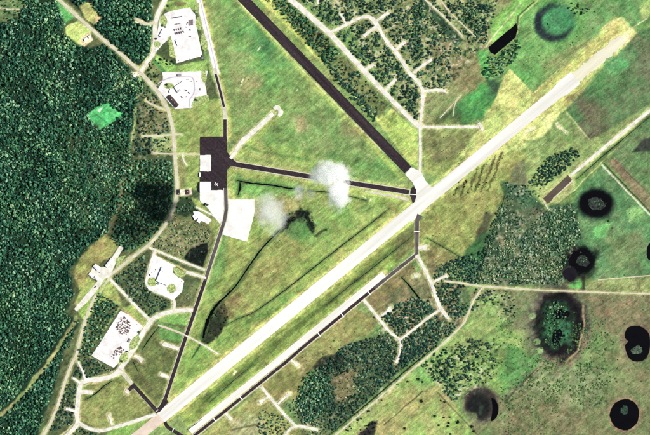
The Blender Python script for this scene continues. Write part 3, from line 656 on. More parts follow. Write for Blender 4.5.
rd([(141,135.5),(158,136),(173,134.6),(182,134.6)], 1.8, 'thin pale side road crossing the west road above the apron', 'sandroad', jit=.12)
rd([(153,153),(174,154),(200,154.2)], 1.4, 'thin pale path crossing the west road level with the apron', 'sandroad', jit=.15)
rd([(182,154.5),(184,161),(186.5,165)], 1.4, 'short white path below the thin cross path', 'road')
rd([(146,101),(155,106),(165,110)], 1.8, 'short pale side road joining the west road below the second compound', 'sandroad', jit=.15)
rd([(149,247.4),(176.5,259),(205,270)], 2.0, 'thin white road from the west road to the long taxiway', jit=.06)
rd([(196,207),(208,213),(222,220)], .9, 'thin white path beside the small white compound', 'lot')
rd([(155,251),(150,266),(147,278),(147,285),(153,290.5),(173,299),(173.5,311)], [2.6]*7, 'white road looping round the white-roofed building')
rd([(186,272),(200,276),(206,278)], [3,2.4,2], 'short white road from the white-roofed building to the taxiway')
rd([(110,279),(130,300),(151,321.7)], 2.6, 'straight pale road running south-east from the west road')
rd([(158,325),(170,329),(183,334)], 2.0, 'pinkish track crossing to the dark taxiway', 'pinkconc', jit=.1)
rd([(183,334),(200,343),(218,354)], 1.3, 'thin white track from the dark taxiway to the runway')
rd([(120,369),(132,351),(144,331),(151,321),(158,315.7),(173,311.3),(193,309.8)], [5,4.6,4.6,4.4,4.2,4,3.6], 'broad white loop road beside the white storage yard', 'road', jit=.14)
rd([(121,370),(112,376),(100,379),(85,381),(80,386),(78,400),(76.8,414),(77,424),(69,433),(60,440)], [6,4.6,4.4,4.2,4.6,4.6,4.6,4.4,3.4,3], 'broad white loop road at the south-west corner', 'road', jit=.14)
rd([(77,422),(88,428),(100.3,430.5),(117,426.5),(135,421),(156,414)], 3.2, 'white road closing the south-west loop at the runway end', 'road', jit=.14)
rd([(73,378),(80,383)], 2, 'short white link between the west road and the loop road', 'lot', smooth=False)
rd([(66,408.5),(77,411.5)], 2.4, 'white link below the loop road to the west road', 'lot', smooth=False)
rd([(78,362),(83,372),(85,380)], [1.4,1.8,2.4], 'narrow white track running up from the loop road', 'lot')
hs = 'hardstand'
def hard(pts, ws, lab, mat='road'): return ribbon(hs, pts, ws, MT[mat], lab, 'hardstand', jit=.16, rag=1.2)
hard([(80,391.6),(88,392),(93,393)], [3.4,4,3], 'short white hardstand on the west side of the loop field')
hard([(127.5,389.5),(126.5,393)], [3,4.6], 'small white hardstand at the end of the dark stub')
hard([(112,425.5),(110.5,419),(108.6,414)], [2.2,2.2,3.8], 'white hardstand reaching up from the bottom of the loop field')
hard([(134,355.5),(138.5,357.5),(142.5,361)], [2.6,3.2,4.6], 'small white hardstand across the loop road from the storage yard')
hard([(163,343),(165,344.5),(172,346.5),(179,349)], [3.6,4.4,3.4,3], 'long white hardstand west of the dark taxiway')
hard([(160.5,374),(164,375.5),(169,377.5)], [3,3.6,2.4], 'small white hardstand west of the dark taxiway below the long one')
ribbon(hs, [(230.6,158.7),(240,144),(244,139.8),(247.5,137),(273,113.5)], [3,4,5.6,4.4,4.2], MT['road'], 'white hardstand arm reaching into the northern grass triangle', 'hardstand', smooth=False, jit=.06)
if 0: hard([(0,0)], [1], 'white hardstand arm reaching into the northern grass triangle')
area('hardstand', [(273,107.5),(276,105.2),(279.5,105.8),(281,109),(283.5,111.5),(282.5,115),(279.5,117),(277.5,115.5),(278.5,112),(277,109.5),(274.8,110.2)], MT['road'], 'ragged white end of the hardstand arm in the northern triangle', 'hardstand')
if 0: hard([(0,0)], [1], 'ragged white end of the hardstand arm in the northern triangle')
# northern dispersal
rd([(268,-26),(291,0),(300,7.5),(330.6,34.5),(364,71),(385,93),(410,118.5),(419.5,127)], [5.4,5.2,5.2,5,4.8,4.6,4.4,5], 'straight white road north-east of the dark runway', 'road', smooth=False, jit=.07)
rd([(420,128),(421.5,112),(423,92),(417,81),(410,73.4),(402,61),(395,51),(388,43),(383,35.7),(375,22),(368,16.5),(360,18),(354.4,20.4),(342,27),(331,32)], [3.2,3,3.2,3.4,3.6,3.4,3.4,3.2,3,4.4,3.6,2.8,2.6,2.6,3], 'winding white dispersal road through the scattered trees', 'road', jit=.17)
for pts, ws, lab in [([(375,22),(382,17),(388.5,12.5)],[2.4,2.4,3.6],'white stub north of the bend in the winding road'),
                     ([(376,27),(370,31),(364,36.5)],[3,2.6,3.6],'pale stub south of the bend in the winding road'),
                     ([(395,51),(400,46),(405,41.5)],[2.6,3,4.6],'white stub east of the winding road beside dark trees'),
                     ([(364.6,70),(370,66.5),(374,64.4)],[2.6,3,3.4],'white stub off the straight road near its middle'),
                     ([(384,92),(390,85),(396,79)],[3,3,3.4],'white stub off the straight road nearest its lower end'),
                     ([(346,24),(343,18),(341,13.6)],[2,2,3.4],'white stub at the west end of the winding road'),
                     ([(413,73),(422,66),(432,59.5)],[2.2,2.2,2.8],'long thin white stub pointing north-east from the winding road'),
                     ([(424,91),(436,90.2),(446,91)],[2.6,2.6,3.6],'white stub pointing east from the lower winding road'),
                     ([(318,4),(319,-4)],[2.4,2.4],'white stub at the top edge off the straight road')]: hard(pts, ws, lab)
rd([(419.5,127),(440,127),(479,126.6)], [2.6,2.4,2.2], 'straight white road pointing east towards the runway', 'road', smooth=False, jit=.2)
hard([(478.6,122.7),(481,126.5),(482.6,130.6)], [2.2,3,2.4], 'white turning head at the end of the east-pointing road')
rd([(420,126),(420.5,150),(420,174)], 2.8, 'white road from the crossroads down to the runway intersection', 'road', smooth=False, jit=.15)
rd([(440,118),(452,105),(461,95)], .9, 'pale footpath curving through the grass below the dispersal trees', 'track', name='dirt_track', jit=.2, block=False)
rd([(453,116),(455,104),(461,95)], .9, 'pale path bending up from the dark grass patch', 'track', name='dirt_track', jit=.2, block=False)
rd([(420,-6),(425.5,0),(444,17),(463,36.6)], [1.6,1.8,1.8,1.4], 'white track beside the dark canal at the top edge', 'sandroad', name='dirt_track', jit=.2)
rd([(440,-2),(446,7.6),(460,22),(476,37)], [1.2,1.2,1.3,1.2], 'thin pale track running parallel to the canal track', 'sandroad', name='dirt_track', jit=.2)
rd([(659,103),(650,110.5),(606,146),(570.6,175.7)], [3.4,3.2,3.2,2.4], 'straight white road on the east side beside a ditch', 'road', jit=.06)
rd([(444,281),(461,283),(475,285.5),(500,287.6),(540,290),(587.6,292),(642,293.6),(662,294)], [1.6,1.8,1.7,1.6,1.4,1.3,1.2,1.2], 'pale track running east along the north side of the brown field', 'sandroad', name='dirt_track', jit=.15)
rd([(598,280),(625,277.5),(662,274.5)], .9, 'thin pale track along the south edge of the east pasture', 'track', name='dirt_track', jit=.2)
rd([(482,288),(474,300),(468,314),(463,324),(448,339),(430.6,354),(411.4,370),(373.6,402.6),(332.6,437.6)], [1.6,1.8,1.8,1.8,2,1.8,1.5,1.4,1.4], 'pale track curving south-west beside the straight ditch', 'sandroad', name='dirt_track', jit=.15)
# southern dispersal
rd([(416.5,255),(424,268),(431,283),(436,297),(441,309),(449,319)], [3.2,3,3,3.4,4,3], 'white road running south from the grey taxiway', 'road', jit=.17)
rd([(441,309),(435,313),(429,317),(414,329),(400,340)], 2.2, 'pale road linking the two southern dispersal roads', 'road', jit=.12)
rd([(363.5,299.5),(380,320),(390,332),(400,341),(399.5,354),(396,363)], [3,2.8,2.6,2.4,2.2,3], 'white road running south-east from the parallel taxiway', 'road', jit=.17)
rd([(261,386.5),(272,400),(283,413),(296,426.5)], 2.7, 'straight white road near the bottom edge', 'road', smooth=False, jit=.14)
rd([(284,438),(289,430),(297,426.3),(310,428),(318,430)], [2.2,2.2,2.4,2.6,3.4], 'white road bending at the bottom edge', 'road', jit=.14)
for pts, ws, lab in [([(381,316),(386,312.5),(390,309),(391,306.5)],[2,2.4,4.6,3],'white lobed hardstand beside the south-east road'),
                     ([(268,396.7),(263.5,400),(259.5,402.5)],[1.8,2.2,4.6],'white hardstand on the west of the straight bottom road'),
                     ([(278,404),(284,398),(290,393)],[2,2,4],'white hardstand on the east of the straight bottom road'),
                     ([(225.5,413.5),(228.5,416.5),(231.5,419.7)],[1.8,2.6,4],'white hardstand below the parallel taxiway nearest the bottom edge'),
                     ([(291,360),(294.5,362.5),(298,365.5)],[1.8,2.6,4.2],'white hardstand below the middle of the parallel taxiway'),
                     ([(418,248),(422,247.5),(426.5,247.5)],[2,4,5.4],'round white hardstand beside the grey taxiway'),
                     ([(432,283),(440,278.5),(447,275.5)],[2,2.2,4],'white stub pointing north-east from the southern road'),
                     ([(414,276),(418,275)],[3,4],'small pale hardstand west of the southern road')]: hard(pts, ws, lab)
# compounds
area('car_park', [(166,13),(173,10.5),(190,7.4),(193,12),(195,14),(197,30),(200,44),(202.5,56),(190,59.5),(176.5,63.2),(174,52),(170.5,38),(163,44),(156,52),(155,44),(158,30),(160,18)], MT['lot'], 'white paved vehicle yard of the northern compound', 'car park')
area('car_park', [(162.5,72.5),(208,71),(205,84),(207,95),(200,97),(193,107.5),(175,109),(165,98),(158,89.5),(163,80)], MT['lot'], 'white paved yard of the second compound', 'car park')
ribbon('driveway', [(154,86.6),(161,81.5),(169.5,78),(177,77),(186,77),(191.7,77.4),(194,82),(194.2,92),(189.4,100.5),(190.3,109)], 1.1, MT['drive'], 'grey driveway curving through the second white compound', 'driveway', block=False)
area('car_park', [(120.5,310.8),(128,314.5),(143,326.5),(139,332),(135,338),(128,352),(119,362),(113.8,367.8),(102,361.5),(91.4,355.7),(100,343),(110,327)], MT['lot'], 'white storage yard holding brown stacks', 'yard')
area('car_park', [(119.5,246),(124.5,247),(119,255),(114.5,266),(110,275.5),(101,286),(90,299),(77,311.5),(74,309),(84,297),(95,284),(98,280.5),(94,279),(88.5,275),(91,271),(93,267),(96,264.5),(101,267),(104.5,267),(112,257.5)], MT['road'], 'white paved strip beside the western clearing', 'yard')
area('car_park', [(155,255),(160,258),(176,266),(172,272),(184,281),(182,292),(173,300),(160,294),(148,286),(148,276)], MT['lot'], 'white paved surround of the white-roofed building', 'car park')
area('car_park', [(193,211),(200,212),(212,220),(208,224),(202,221),(195,219)], MT['lot'], 'small white compound by the white path south of the apron', 'yard')
random.seed(5)
isl = [(ell(198.6,24,3,6.6,rot=-.12), 'upper oval grass island between the vehicle yard and the taxilane'), (ell(204,42.5,3.2,8.4,rot=-.18), 'lower oval grass island between the vehicle yard and the taxilane'),
       (ell(163.5,21,3.6,6), 'pointed grass island between the north road and the vehicle yard'), ([(194,4),(199,2),(199,13),(195.5,13)], 'small grass strip at the top of the vehicle yard'),
       (ell(157,44.5,3.5,3.2), 'small grass island beside the north road'), ([(168,37),(171,36),(176,58),(170,57)], 'narrow grass wedge on the west of the vehicle yard'),
       (ell(204,76.5,2.6,7,rot=-.1), 'grass strip at the top right of the second compound'), ([(195,97),(208,95),(209,101),(194,107),(191,106)], 'grass corner at the lower right of the second compound'),
       (ell(169,86,5.2,3), 'grass island with dark shrubs beside the driveway'), (ell(134.5,342.5,4,8,rot=.5), 'leaf-shaped grass island between the storage yard and the loop road'), (ell(123.5,358,4,6,rot=.5), 'lower grass island between the storage yard and the loop road'),
       (ell(152,282,4.6,4.6), 'round grass island west of the white-roofed building'), (ell(171.5,288.5,4.6,4.6), 'round grass island south of the white-roofed building'), ([(172,266),(184,271),(186,275),(179,278),(175,274)], 'irregular grass island east of the white-roofed building'),
       ([(101,285),(106,277),(108,278),(97,296),(94,294)], 'long grass divider beside the western paved strip'), ([(116,258),(126,255),(119,266),(116,268)], 'grass wedge east of the western paved strip')]
MT['island'] = surf('island_grass', (.13,.20,.06), (.40,.46,.18), 0.10, grain=.2, g=(.5,1.5))
for p, lab in isl: area('grass_island', [(a+random.uniform(-.35,.35), b+random.uniform(-.35,.35)) for a, b in resample(p+[p[0]], [1]*(len(p)+1), 1.2)[0][:-1]], MT['island'], lab, 'lawn', block=False, lo=2)

# ditches
def ditch(pts, w, lab, mat='ditch'):
    L(list(pts), max(w) + 2.2, (72,98,58), .6, 1.8, .5)
    w = [q*.8 for q in w]; w[0] *= .4; w[-1] *= .4
    return ribbon('drainage_ditch', pts, w, MT[mat], lab, 'ditch', jit=.35, block=False, rag=1.5)
ditch([(237,180.5),(250,183),(270,185),(288,188),(302,190)], [2.2,1.8,1.6,1.8,1.2], 'dark ditch below the cross taxiway west of the clouds', 'black')
ditch([(240,182),(240,188),(238,195)], [2,2.6,2.2], 'short dark ditch arm hanging from the ditch below the cross taxiway', 'black')
ditch([(308,190.5),(325,192),(346,195.5),(368,201)], [1.2,1.2,1.0,.8], 'thin ditch below the cross taxiway east of the clouds')
ditch([(282,228),(278,232),(263,247.4),(250,265),(236.6,285),(226,296),(216,306),(208,320),(203,338)], [1.6,1.3,1.6,1.5,1.5,1.6,3,4,4], 'black ditch winding down the middle of the infield', 'black')
ditch([(390,208),(370,224),(340,247),(300,278.5),(280,294),(254,312),(240,318),(226,325)], [.7,.9,1.2,1.2,1.0,.9,.8,.7], 'thin dark ditch along the north side of the white runway')
ditch([(409,239),(380,262),(352,284),(326,305)], [1.1,.9,.8,.6], 'thin ditch between the white runway and the white strip, upper part')
ditch([(253,364.4),(232,382),(210,402)], [.6,.7,.6], 'thin ditch between the white runway and the white strip, lower part')
ditch([(202,419),(194,425),(187,430)], [.8,1.2,1], 'short dark ditch at the lower end of the white strip')
ditch([(427,238),(445,248),(463,258.5)], [.9,.8,1.0], 'thin black ditch in the field east of the grey taxiway')
ditch([(401,277),(408,284),(420,299),(431,312.5)], [1.7,1.8,1.8,1.4], 'thick black straight ditch in the southern dispersal', 'black')
ditch([(112,381),(104,386),(95,394),(85.5,399.5)], [1.4,1.1,1.2,1.2], 'curved dark ditch across the south-west loop field', 'black')
ditch([(158.7,327),(150,338),(142,350)], [1.0,1.1,1.0], 'straight dark ditch in the field east of the storage yard', 'black')
ditch([(133.5,362),(138,371)], [1.0,.8], 'short dark ditch beside the small hardstand by the storage yard', 'black')
ditch([(439,343.6),(410,367),(372,399.6),(328,436)], [1.2,1.5,1.5,1.5], 'dark straight ditch beside the pale south-west track')
ditch([(650,117),(610,150),(577,179)], [.9,1.2,1.6], 'thin dark ditch beside the straight eastern road')
ditch([(505,195),(500,212),(491,238),(483,262),(479,282)], [1.2,1.0,1.2,1.4,1.2], 'dark ditch along the west edge of the speckled scrub')
# ponds and basins
def closed(pts, n=4):
    q = list(pts); m = len(q); o, _ = [], None
    for k in range(m):
        p0, p1, p2, p3 = (np.array(q[(k+d) % m]) for d in (-1, 0, 1, 2))
        for j in range(n):
            t = j/n; o.append(tuple(0.5*((2*p1)+(-p0+p2)*t+(2*p0-5*p1+4*p2-p3)*t*t+(-p0+3*p1-3*p2+p3)*t**3)))
    return o
def pond(outline, mat, lab, block=False): return area('pond', closed(outline, 3), MT[mat], lab, 'pond', block=block)
area('pond', [(488.3,47.5),(501,36.5),(513,26.5),(516.5,23),(517.5,30),(515.5,37.5),(505,46.5),(495,54.8),(490.5,52.5)], MT['black'], 'long black water basin in the trees near the top', 'pond')
area('pond', [(568,175),(572.2,180),(548,204),(543.2,198.7)], MT['brownpond'], 'brown rectangular basin at the end of the straight eastern road', 'pond')
ribbon('concrete_edge', [(572.4,180.6),(566,187),(553,198.5)], [1.4,1.2,.6], MT['shoulder'], 'white edge along the south side of the brown basin', 'kerb', block=False, jit=.2)
ribbon('concrete_edge', [(541,198),(545,204),(549,211)], [.8,1.2,1.4], MT['shoulder'], 'white edge at the west end of the brown basin', 'kerb', block=False, jit=.2)
pond(ell(596,203.5,14.6,12.2,60,jag=.06,seed=3), 'black', 'black oval marsh pond with a speckled centre east of the brown basin')
pond(ell(581,260.5,11.8,11.4,60,jag=.10,seed=5), 'black', 'black ragged pond beside the speckled scrub')
pond(ell(570,274,6,8,30,jag=.2,seed=8,rot=.5), 'dusk', 'small dark backwater below the ragged pond')
pond(ell(561,314,8,5.5,24,jag=.2,seed=9,rot=.2), 'black', 'black pool inside the large ringed pond, upper one')
pond(ell(557,337,5,8,24,jag=.2,seed=10,rot=.1), 'black', 'black pool inside the large ringed pond, lower one')
pond(ell(635.5,336,11.4,9.6,40,jag=.03,seed=2)[:0] or [(625,333),(628,327.5),(635,325.5),(642,327),(648,332),(650,338),(650,347),(648,355),(643,360.5),(635,361.5),(629,358),(626,351),(625.2,345),(628,341.5),(625.2,338)], 'black', 'black two-lobed pond near the right edge', True)
pond(ell(624.7,414.5,14.6,15.6,50,jag=.03,seed=12), 'black', 'round black pond in the bottom right corner', True)
pond(ell(652,252,5.4,9.5,30,jag=.05,seed=4), 'black', 'black pond cut by the right edge beside the east pasture', True)
pond([(491.5,398),(495,399.5),(498,405),(498.5,411),(496,418),(491,421),(492.2,413),(492.4,405)], 'black', 'black crescent of water on the east of the brown round hollow')

# pond islands
def isle(poly, c0, c1, lab):
    m = surf('island_sedge', c0, c1, 0.09, grain=0.18, g=(.25,1.9)); return area('islet', closed(poly, 2), m, lab, 'islet', block=False)
isle(ell(596.5,204,8.5,6,36,jag=.18,seed=22), (.006,.008,.008), (.030,.040,.032), 'speckled grey-green islet in the black oval pond')
isle(ell(583,261,6.5,5.5,36,jag=.2,seed=23), (.005,.007,.007), (.024,.034,.028), 'faint grey islet in the ragged pond')
isle(ell(624.5,410,4,4,24,jag=.2,seed=24), (.004,.010,.007), (.03,.07,.045), 'small green islet in the round corner pond')
isle(ell(637,350,5,4.5,24,jag=.25,seed=25), (.010,.018,.013), (.08,.12,.08), 'small pale green islet in the two-lobed pond')

build_ground()
# ------------------------------------------------------------------ vegetation
UPW = .45                                  # foliage leans to the sky
def crown_geo(seed, R, H, z0, nleaf, leaf, kind):
    r = np.random.default_rng(seed); v = []; f = []
    lobes = []
    if kind == 'pine':
        for k in range(6):
            t = k/5; a = r.uniform(0, 6.28); q = R*(1-t)*.45
            lobes.append((q*math.cos(a), q*math.sin(a), z0+H*t*.9, R*(0.75-.5*t), H*.16))
    else:
        nl = r.integers(5, 8)
        for k in range(nl):
            a = 6.283*k/nl + r.uniform(-.5, .5); q = R*r.uniform(.35, .62)
            lobes.append((q*math.cos(a), q*math.sin(a), z0+H*r.uniform(.25, .6), R*r.uniform(.34, .55), H*r.uniform(.22, .36)))
        lobes.append((r.uniform(-.2,.2)*R, r.uniform(-.2,.2)*R, z0+H*.62, R*.5, H*.36))
    for k in range(nleaf):
        lx, ly, lz, lr, lh = lobes[k % len(lobes)]
        d = r.normal(size=3); d[2] = d[2]*.8 + .35; d /= np.linalg.norm(d)
        p = np.array((lx+d[0]*lr*r.uniform(.75,1.1), ly+d[1]*lr*r.uniform(.75,1.1), lz+d[2]*lh*r.uniform(.75,1.1)))
        n = d + r.normal(size=3)*.38 + np.array((0, 0, UPW)); n /= np.linalg.norm(n)
        a = np.cross(n, r.normal(size=3)); a /= np.linalg.norm(a); b = np.cross(n, a)
        s = leaf*r.uniform(.6, 1.25); t = leaf*r.uniform(.5, 1.0); i = len(v)
        v += [tuple(p-a*s-b*t*.3), tuple(p+b*t*-.9), tuple(p+a*s-b*t*.2), tuple(p+b*t)]; f.append((i, i+1, i+2, i+3))
    return v, f
def trunk_geo(seed, R, top, z0):
    r = random.Random(seed); mb = MB(); w = .06*R+.12
    mb.tube([(0,0,-1.0),(0,0,z0*.5),(r.uniform(-.3,.3),r.uniform(-.3,.3),top)], [w*1.3, w, w*.4], 6)
    for k in range(3):
        a = 2.1*k+r.uniform(-.4,.4); mb.tube([(0,0,z0*.8),(math.cos(a)*R*.55, math.sin(a)*R*.55, z0+(top-z0)*.5)], [w*.55, w*.15], 4)
    return mb
KIND = {'forest': (4.4, 8.5, 4.5, 96, 1.25, 'broad', 'fol_forest'), 'wood': (5.2, 5.6, 1.2, 110, 1.35, 'broad', 'fol_wood'),
        'scrub': (4.2, 5.0, 1.2, 64, 1.35, 'broad', 'fol_scrub'), 'dark': (5.0, 5.2, 1.2, 96, 1.25, 'broad', 'fol_dark'),
        'bush': (3.2, 1.5, 0.1, 44, 1.15, 'broad', 'fol_bright'), 'pine': (3.2, 11.0, 3.0, 80, 1.0, 'pine', 'fol_wood')}
NV = 4
TEMPL = bpy.data.collections.new('plant_templates')       # sources for the instanced masses, not in the scene
FAM = {}; CROWN = {}; TRUNK = {}
for fi, (k, (R, H, z0, nl, lf, kd, mt)) in enumerate(KIND.items()):
    FAM[k] = fi
    for j in range(NV):
        sd = fi*100 + j*7 + 3
        v, f = crown_geo(sd, R, H, z0, nl, lf, kd); tb = trunk_geo(sd, R, z0+H*.7, z0)
        CROWN[k, j] = mesh('crown', v, f, (MT[mt],)); TRUNK[k, j] = tb.me('trunk', (MT['bark'],))
        mb = MB(); mb.add(v, f, 0)
        if k != 'bush': mb.add(tb.v, tb.f, 1)
        me = mb.me('plant', (MT[mt], MT['bark']))
        o = bpy.data.objects.new('plant_%02d_%d' % (fi, j), me); TEMPL.objects.link(o)

def blocked(x, y, pad):
    b = np.zeros(x.shape, bool)
    for pts, hw in BLOCK:
        p = np.asarray(pts, float); mg = (hw or 0) + pad + 1
        m = (x > p[:,0].min()-mg) & (x < p[:,0].max()+mg) & (y > p[:,1].min()-mg) & (y < p[:,1].max()+mg) & ~b
        if not m.any(): continue
        d = sdf_poly(x[m], y[m], pts) if hw is None else dist_line(x[m], y[m], pts) - hw
        b[m] |= d < pad
    return b
def fill(poly, sp, prob=1.0, clump=0.0, cs=8, seed=0, holes=(), pad=.9, edge=1.2):
    r = np.random.default_rng(seed + 100); p = np.asarray(poly, float)
    gx, gy = np.meshgrid(np.arange(max(-34, p[:,0].min()-2), min(684, p[:,0].max()+2), sp), np.arange(max(-34, p[:,1].min()-2), min(469, p[:,1].max()+2), sp))
    gx = gx.ravel(); gy = gy.ravel()
    gx = gx + r.uniform(-.85, .85, gx.shape)*sp; gy = gy + r.uniform(-.85, .85, gy.shape)*sp
    wob = fbm(gx, gy, 6, seed+5, 3)*edge
    k = sdf_poly(gx, gy, poly) < wob
    gx, gy = gx[k], gy[k]
    pr = prob + clump * fbm(gx, gy, cs, seed+9, 3, .6)
    k = r.random(gx.shape) < pr
    for h in holes: k &= sdf_poly(gx, gy, h) > .4
    gx, gy = gx[k], gy[k]
    k = ~blocked(gx, gy, pad)
    return gx[k], gy[k]

GN = None
def gn_group():
    g = bpy.data.node_groups.new('scatter_plants', 'GeometryNodeTree')
    g.interface.new_socket('Geometry', in_out='INPUT', socket_type='NodeSocketGeometry'); g.interface.new_socket('Geometry', in_out='OUTPUT', socket_type='NodeSocketGeometry')
    N = g.nodes.new; Lk = g.links.new
    gi = N('NodeGroupInput'); go = N('NodeGroupOutput'); ip = N('GeometryNodeInstanceOnPoints'); ci = N('GeometryNodeCollectionInfo')
    ci.inputs['Collection'].default_value = TEMPL; ci.inputs['Separate Children'].default_value = True; ci.inputs['Reset Children'].default_value = True
    ip.inputs['Pick Instance'].default_value = True
    def na(n, t):
        q = N('GeometryNodeInputNamedAttribute'); q.data_type = t; q.inputs['Name'].default_value = n
        return q.outputs['Attribute']
    cz = N('ShaderNodeCombineXYZ'); Lk(na('turn', 'FLOAT'), cz.inputs['Z'])
    er = N('FunctionNodeEulerToRotation'); Lk(cz.outputs[0], er.inputs[0])
    Lk(gi.outputs[0], ip.inputs['Points']); Lk(ci.outputs[0], ip.inputs['Instance']); Lk(na('which', 'INT'), ip.inputs['Instance Index'])
    Lk(er.outputs[0], ip.inputs['Rotation']); Lk(na('size', 'FLOAT_VECTOR'), ip.inputs['Scale']); Lk(ip.outputs[0], go.inputs[0])
    return g
def scatter(name, batches, label, cat):
    """one uncountable mass of plants: batches of (x, y, family, smin, smax)"""
    global GN
    GN = GN or gn_group()
    X, S, W = [], [], []
    for (x, y, fam, s0, s1) in batches:
        n = len(x); r = np.random.default_rng(n + int(s0*100))
        X.append(np.stack([wx(x), wy(y), np.full(n, -.4)], -1)); s = s0 + (s1-s0)*r.random(n)**1.3; s *= 1 + .35*(r.random(n) > .9)
        S.append(np.stack([s, s*r.uniform(.85,1.15,n), s*r.uniform(.8,1.25,n)], -1)); W.append(FAM[fam]*NV + r.integers(0, NV, n))
    X = np.concatenate(X); S = np.concatenate(S); W = np.concatenate(W); n = len(X)
    me = bpy.data.meshes.new(name); me.vertices.add(n); me.vertices.foreach_set('co', X.astype(np.float32).ravel())
    me.attributes.new('size', 'FLOAT_VECTOR', 'POINT').data.foreach_set('vector', S.astype(np.float32).ravel())
    me.attributes.new('turn', 'FLOAT', 'POINT').data.foreach_set('value', RNG.uniform(0, 6.28, n).astype(np.float32))
    me.attributes.new('which', 'INT', 'POINT').data.foreach_set('value', W.astype(np.int32))
    o = link(name, me); md = o.modifiers.new('plants', 'NODES'); md.node_group = GN
    tag(o, label, cat, kind='stuff'); print(name, n)
    return o

CLEAR_W = [[(65.5,27),(77.5,21),(91,30),(92,40),(85,47),(77,43),(66.5,35)], [(87.5,114.5),(98,106),(110.5,102.5),(113,108),(124,114.5),(108,125.5),(100,129.5),(90,119)],
           [(73,274),(82,254),(96,242),(106,233),(119,246),(112,256),(100,264),(90,272),(88,286),(80,290)],
           [(78,318),(64,342),(48,366),(32,386),(14,406),(-10,426),(-10,420),(10,402),(28,382),(44,362),(60,338),(74,316)]]
FB = []
x, y = fill(FOREST_W, 1.34, .80, .8, 10, 1, CLEAR_W + [[(-20,-10),(6,-10),(24,4),(20,16),(6,22),(-20,22)]], edge=4.5); h = np.random.default_rng(3).random(len(x)) < .16; FB.append((x[~h], y[~h], 'forest', .44, .86)); FB.append((x[h], y[h], 'forest', .85, 1.3))
x, y = fill([(62,-12),(152,-12),(152,25),(150,56),(138,64),(104,36)], 1.7, .97, .15, 8, 2, [[(78,6),(90,2),(102,18),(95,25),(86,19)]]); FB.append((x, y, 'forest', .7, 1.15))
x, y = fill([(130,160),(172,160),(175,185),(173,212),(160,232),(146,244),(124,252),(112,238),(122,206)], 1.8, .95, .3, 8, 3); FB.append((x, y, 'forest', .65, 1.1))
x, y = fill([(-20,-10),(6,-10),(24,4),(20,16),(6,22),(-20,22)], 3.2, .5, .5, 5, 4); FB.append((x, y, 'forest', .6, 1.0))
x, y = fill([(104,62),(138,70),(142,90),(136,112),(122,108),(104,90)], 2.6, .55, .5, 7, 5, CLEAR_W); FB.append((x, y, 'forest', .6, 1.0))
x, y = fill([(74,128),(126,132),(118,206),(92,238),(70,212)], 2.2, .45, .9, 10, 6, CLEAR_W); FB.append((x, y, 'scrub', .6, .95))
scatter('forest', FB, 'dense teal-green forest covering the west side', 'forest')

WB = []
def wood(poly, sp, prob, clump, cs, seed, fam, s0, s1, holes=(), pad=.9):
    x, y = fill(poly, sp, prob, clump, cs, seed, holes, pad); WB.append((x, y, fam, s0, s1))
wood([(138,76),(148,84),(170,118),(172,152),(150,150),(136,158),(132,140),(138,110)], 2.2, .55, .8, 7, 10, 'wood', .5, .95)
wood([(148,60),(160,70),(158,88),(148,76)], 2.3, .7, .4, 6, 11, 'wood', .5, .95)
wood([(148,60),(176,58),(175,66),(158,64)], 2.2, .5, .6, 5, 12, 'dark', .5, .9)
wood([(112,280),(128,266),(148,254),(146,284),(172,302),(160,313),(150,318)], 2.0, .75, .6, 8, 13, 'wood', .55, .95)
wood([(100,292),(120,306),(92,354),(80,360),(77,350),(90,314)], 1.9, .9, .3, 8, 14, 'forest', .6, 1.0)
wood([(92,358),(112,370),(86,378),(74,378),(78,360)], 2.0, .85, .3, 8, 15, 'wood', .55, 1.0)
wood([(64,384),(78,384),(76,424),(50,432),(60,404)], 2.0, .9, .3, 8, 16, 'wood', .55, 1.0)
wood([(78,426),(98,432),(98,440),(66,440)], 2.2, .7, .4, 6, 17, 'wood', .55, .95)
wood([(150,246),(172,214),(190,198),(212,232),(206,266)], 2.0, .6, .8, 8, 18, 'scrub', .45, .9, [[(193,208),(212,218),(208,226),(194,221)], [(182,258),(188,249),(197,244),(209,241),(209,252),(203,270)]])
wood([(172,196),(190,198),(198,210),(186,216),(172,212)], 2.4, .6, .3, 5, 19, 'dark', .5, .8)
wood([(176,300),(196,284),(200,286),(192,306),(178,306)], 3.0, .4, .5, 6, 21, 'scrub', .4, .7)
# strip north-east of the dark runway
wood([(262,-6),(290,0),(342,54),(330,66)], 1.8, .85, .5, 8, 22, 'forest', .6, 1.05)
wood([(318,56),(346,58),(388,104),(376,120),(366,110)], 2.2, .45, .75, 7, 23, 'wood', .6, 1.0)
wood([(326,66),(332,66),(378,114),(374,121)], 1.7, .85, .3, 6, 24, 'wood', .65, 1.05)
wood([(296,-6),(332,34),(340,26),(352,20),(368,14),(390,10),(420,-6)], 1.6, .55, 1.7, 6, 25, 'wood', .5, .95)
wood([(332,36),(352,24),(372,24),(410,76),(420,92),(420,124),(390,94),(360,66)], 1.6, .5, 1.7, 6, 26, 'wood', .5, .95)
wood([(380,20),(420,-4),(424,4),(455,46),(480,50),(484,60),(460,62),(445,92),(424,88),(400,52)], 1.65, .45, 1.6, 6, 27, 'wood', .45, .9, [[(452,58),(475,52),(482,80),(462,96),(450,80)]])
wood([(424,-4),(500,-6),(486,44),(466,42)], 1.65, .48, 1.6, 6, 28, 'wood', .5, .95)
wood([(415,-6),(424,-6),(419,62),(411,64)], 2.0, .7, .3, 6, 29, 'forest', .5, .85)
wood([(456,14),(472,6),(482,24),(478,42),(466,36)], 2.1, .7, .4, 6, 30, 'forest', .5, .9)
wood([(487,56),(497,57),(517,40),(523,44),(516,58),(503,74),(488,82),(484,72)], 1.9, .85, .3, 7, 31, 'forest', .55, 1.0)
wood([(422,4),(428,4),(461,40),(455,46)], 2.2, .55, .3, 6, 32, 'dark', .3, .5)
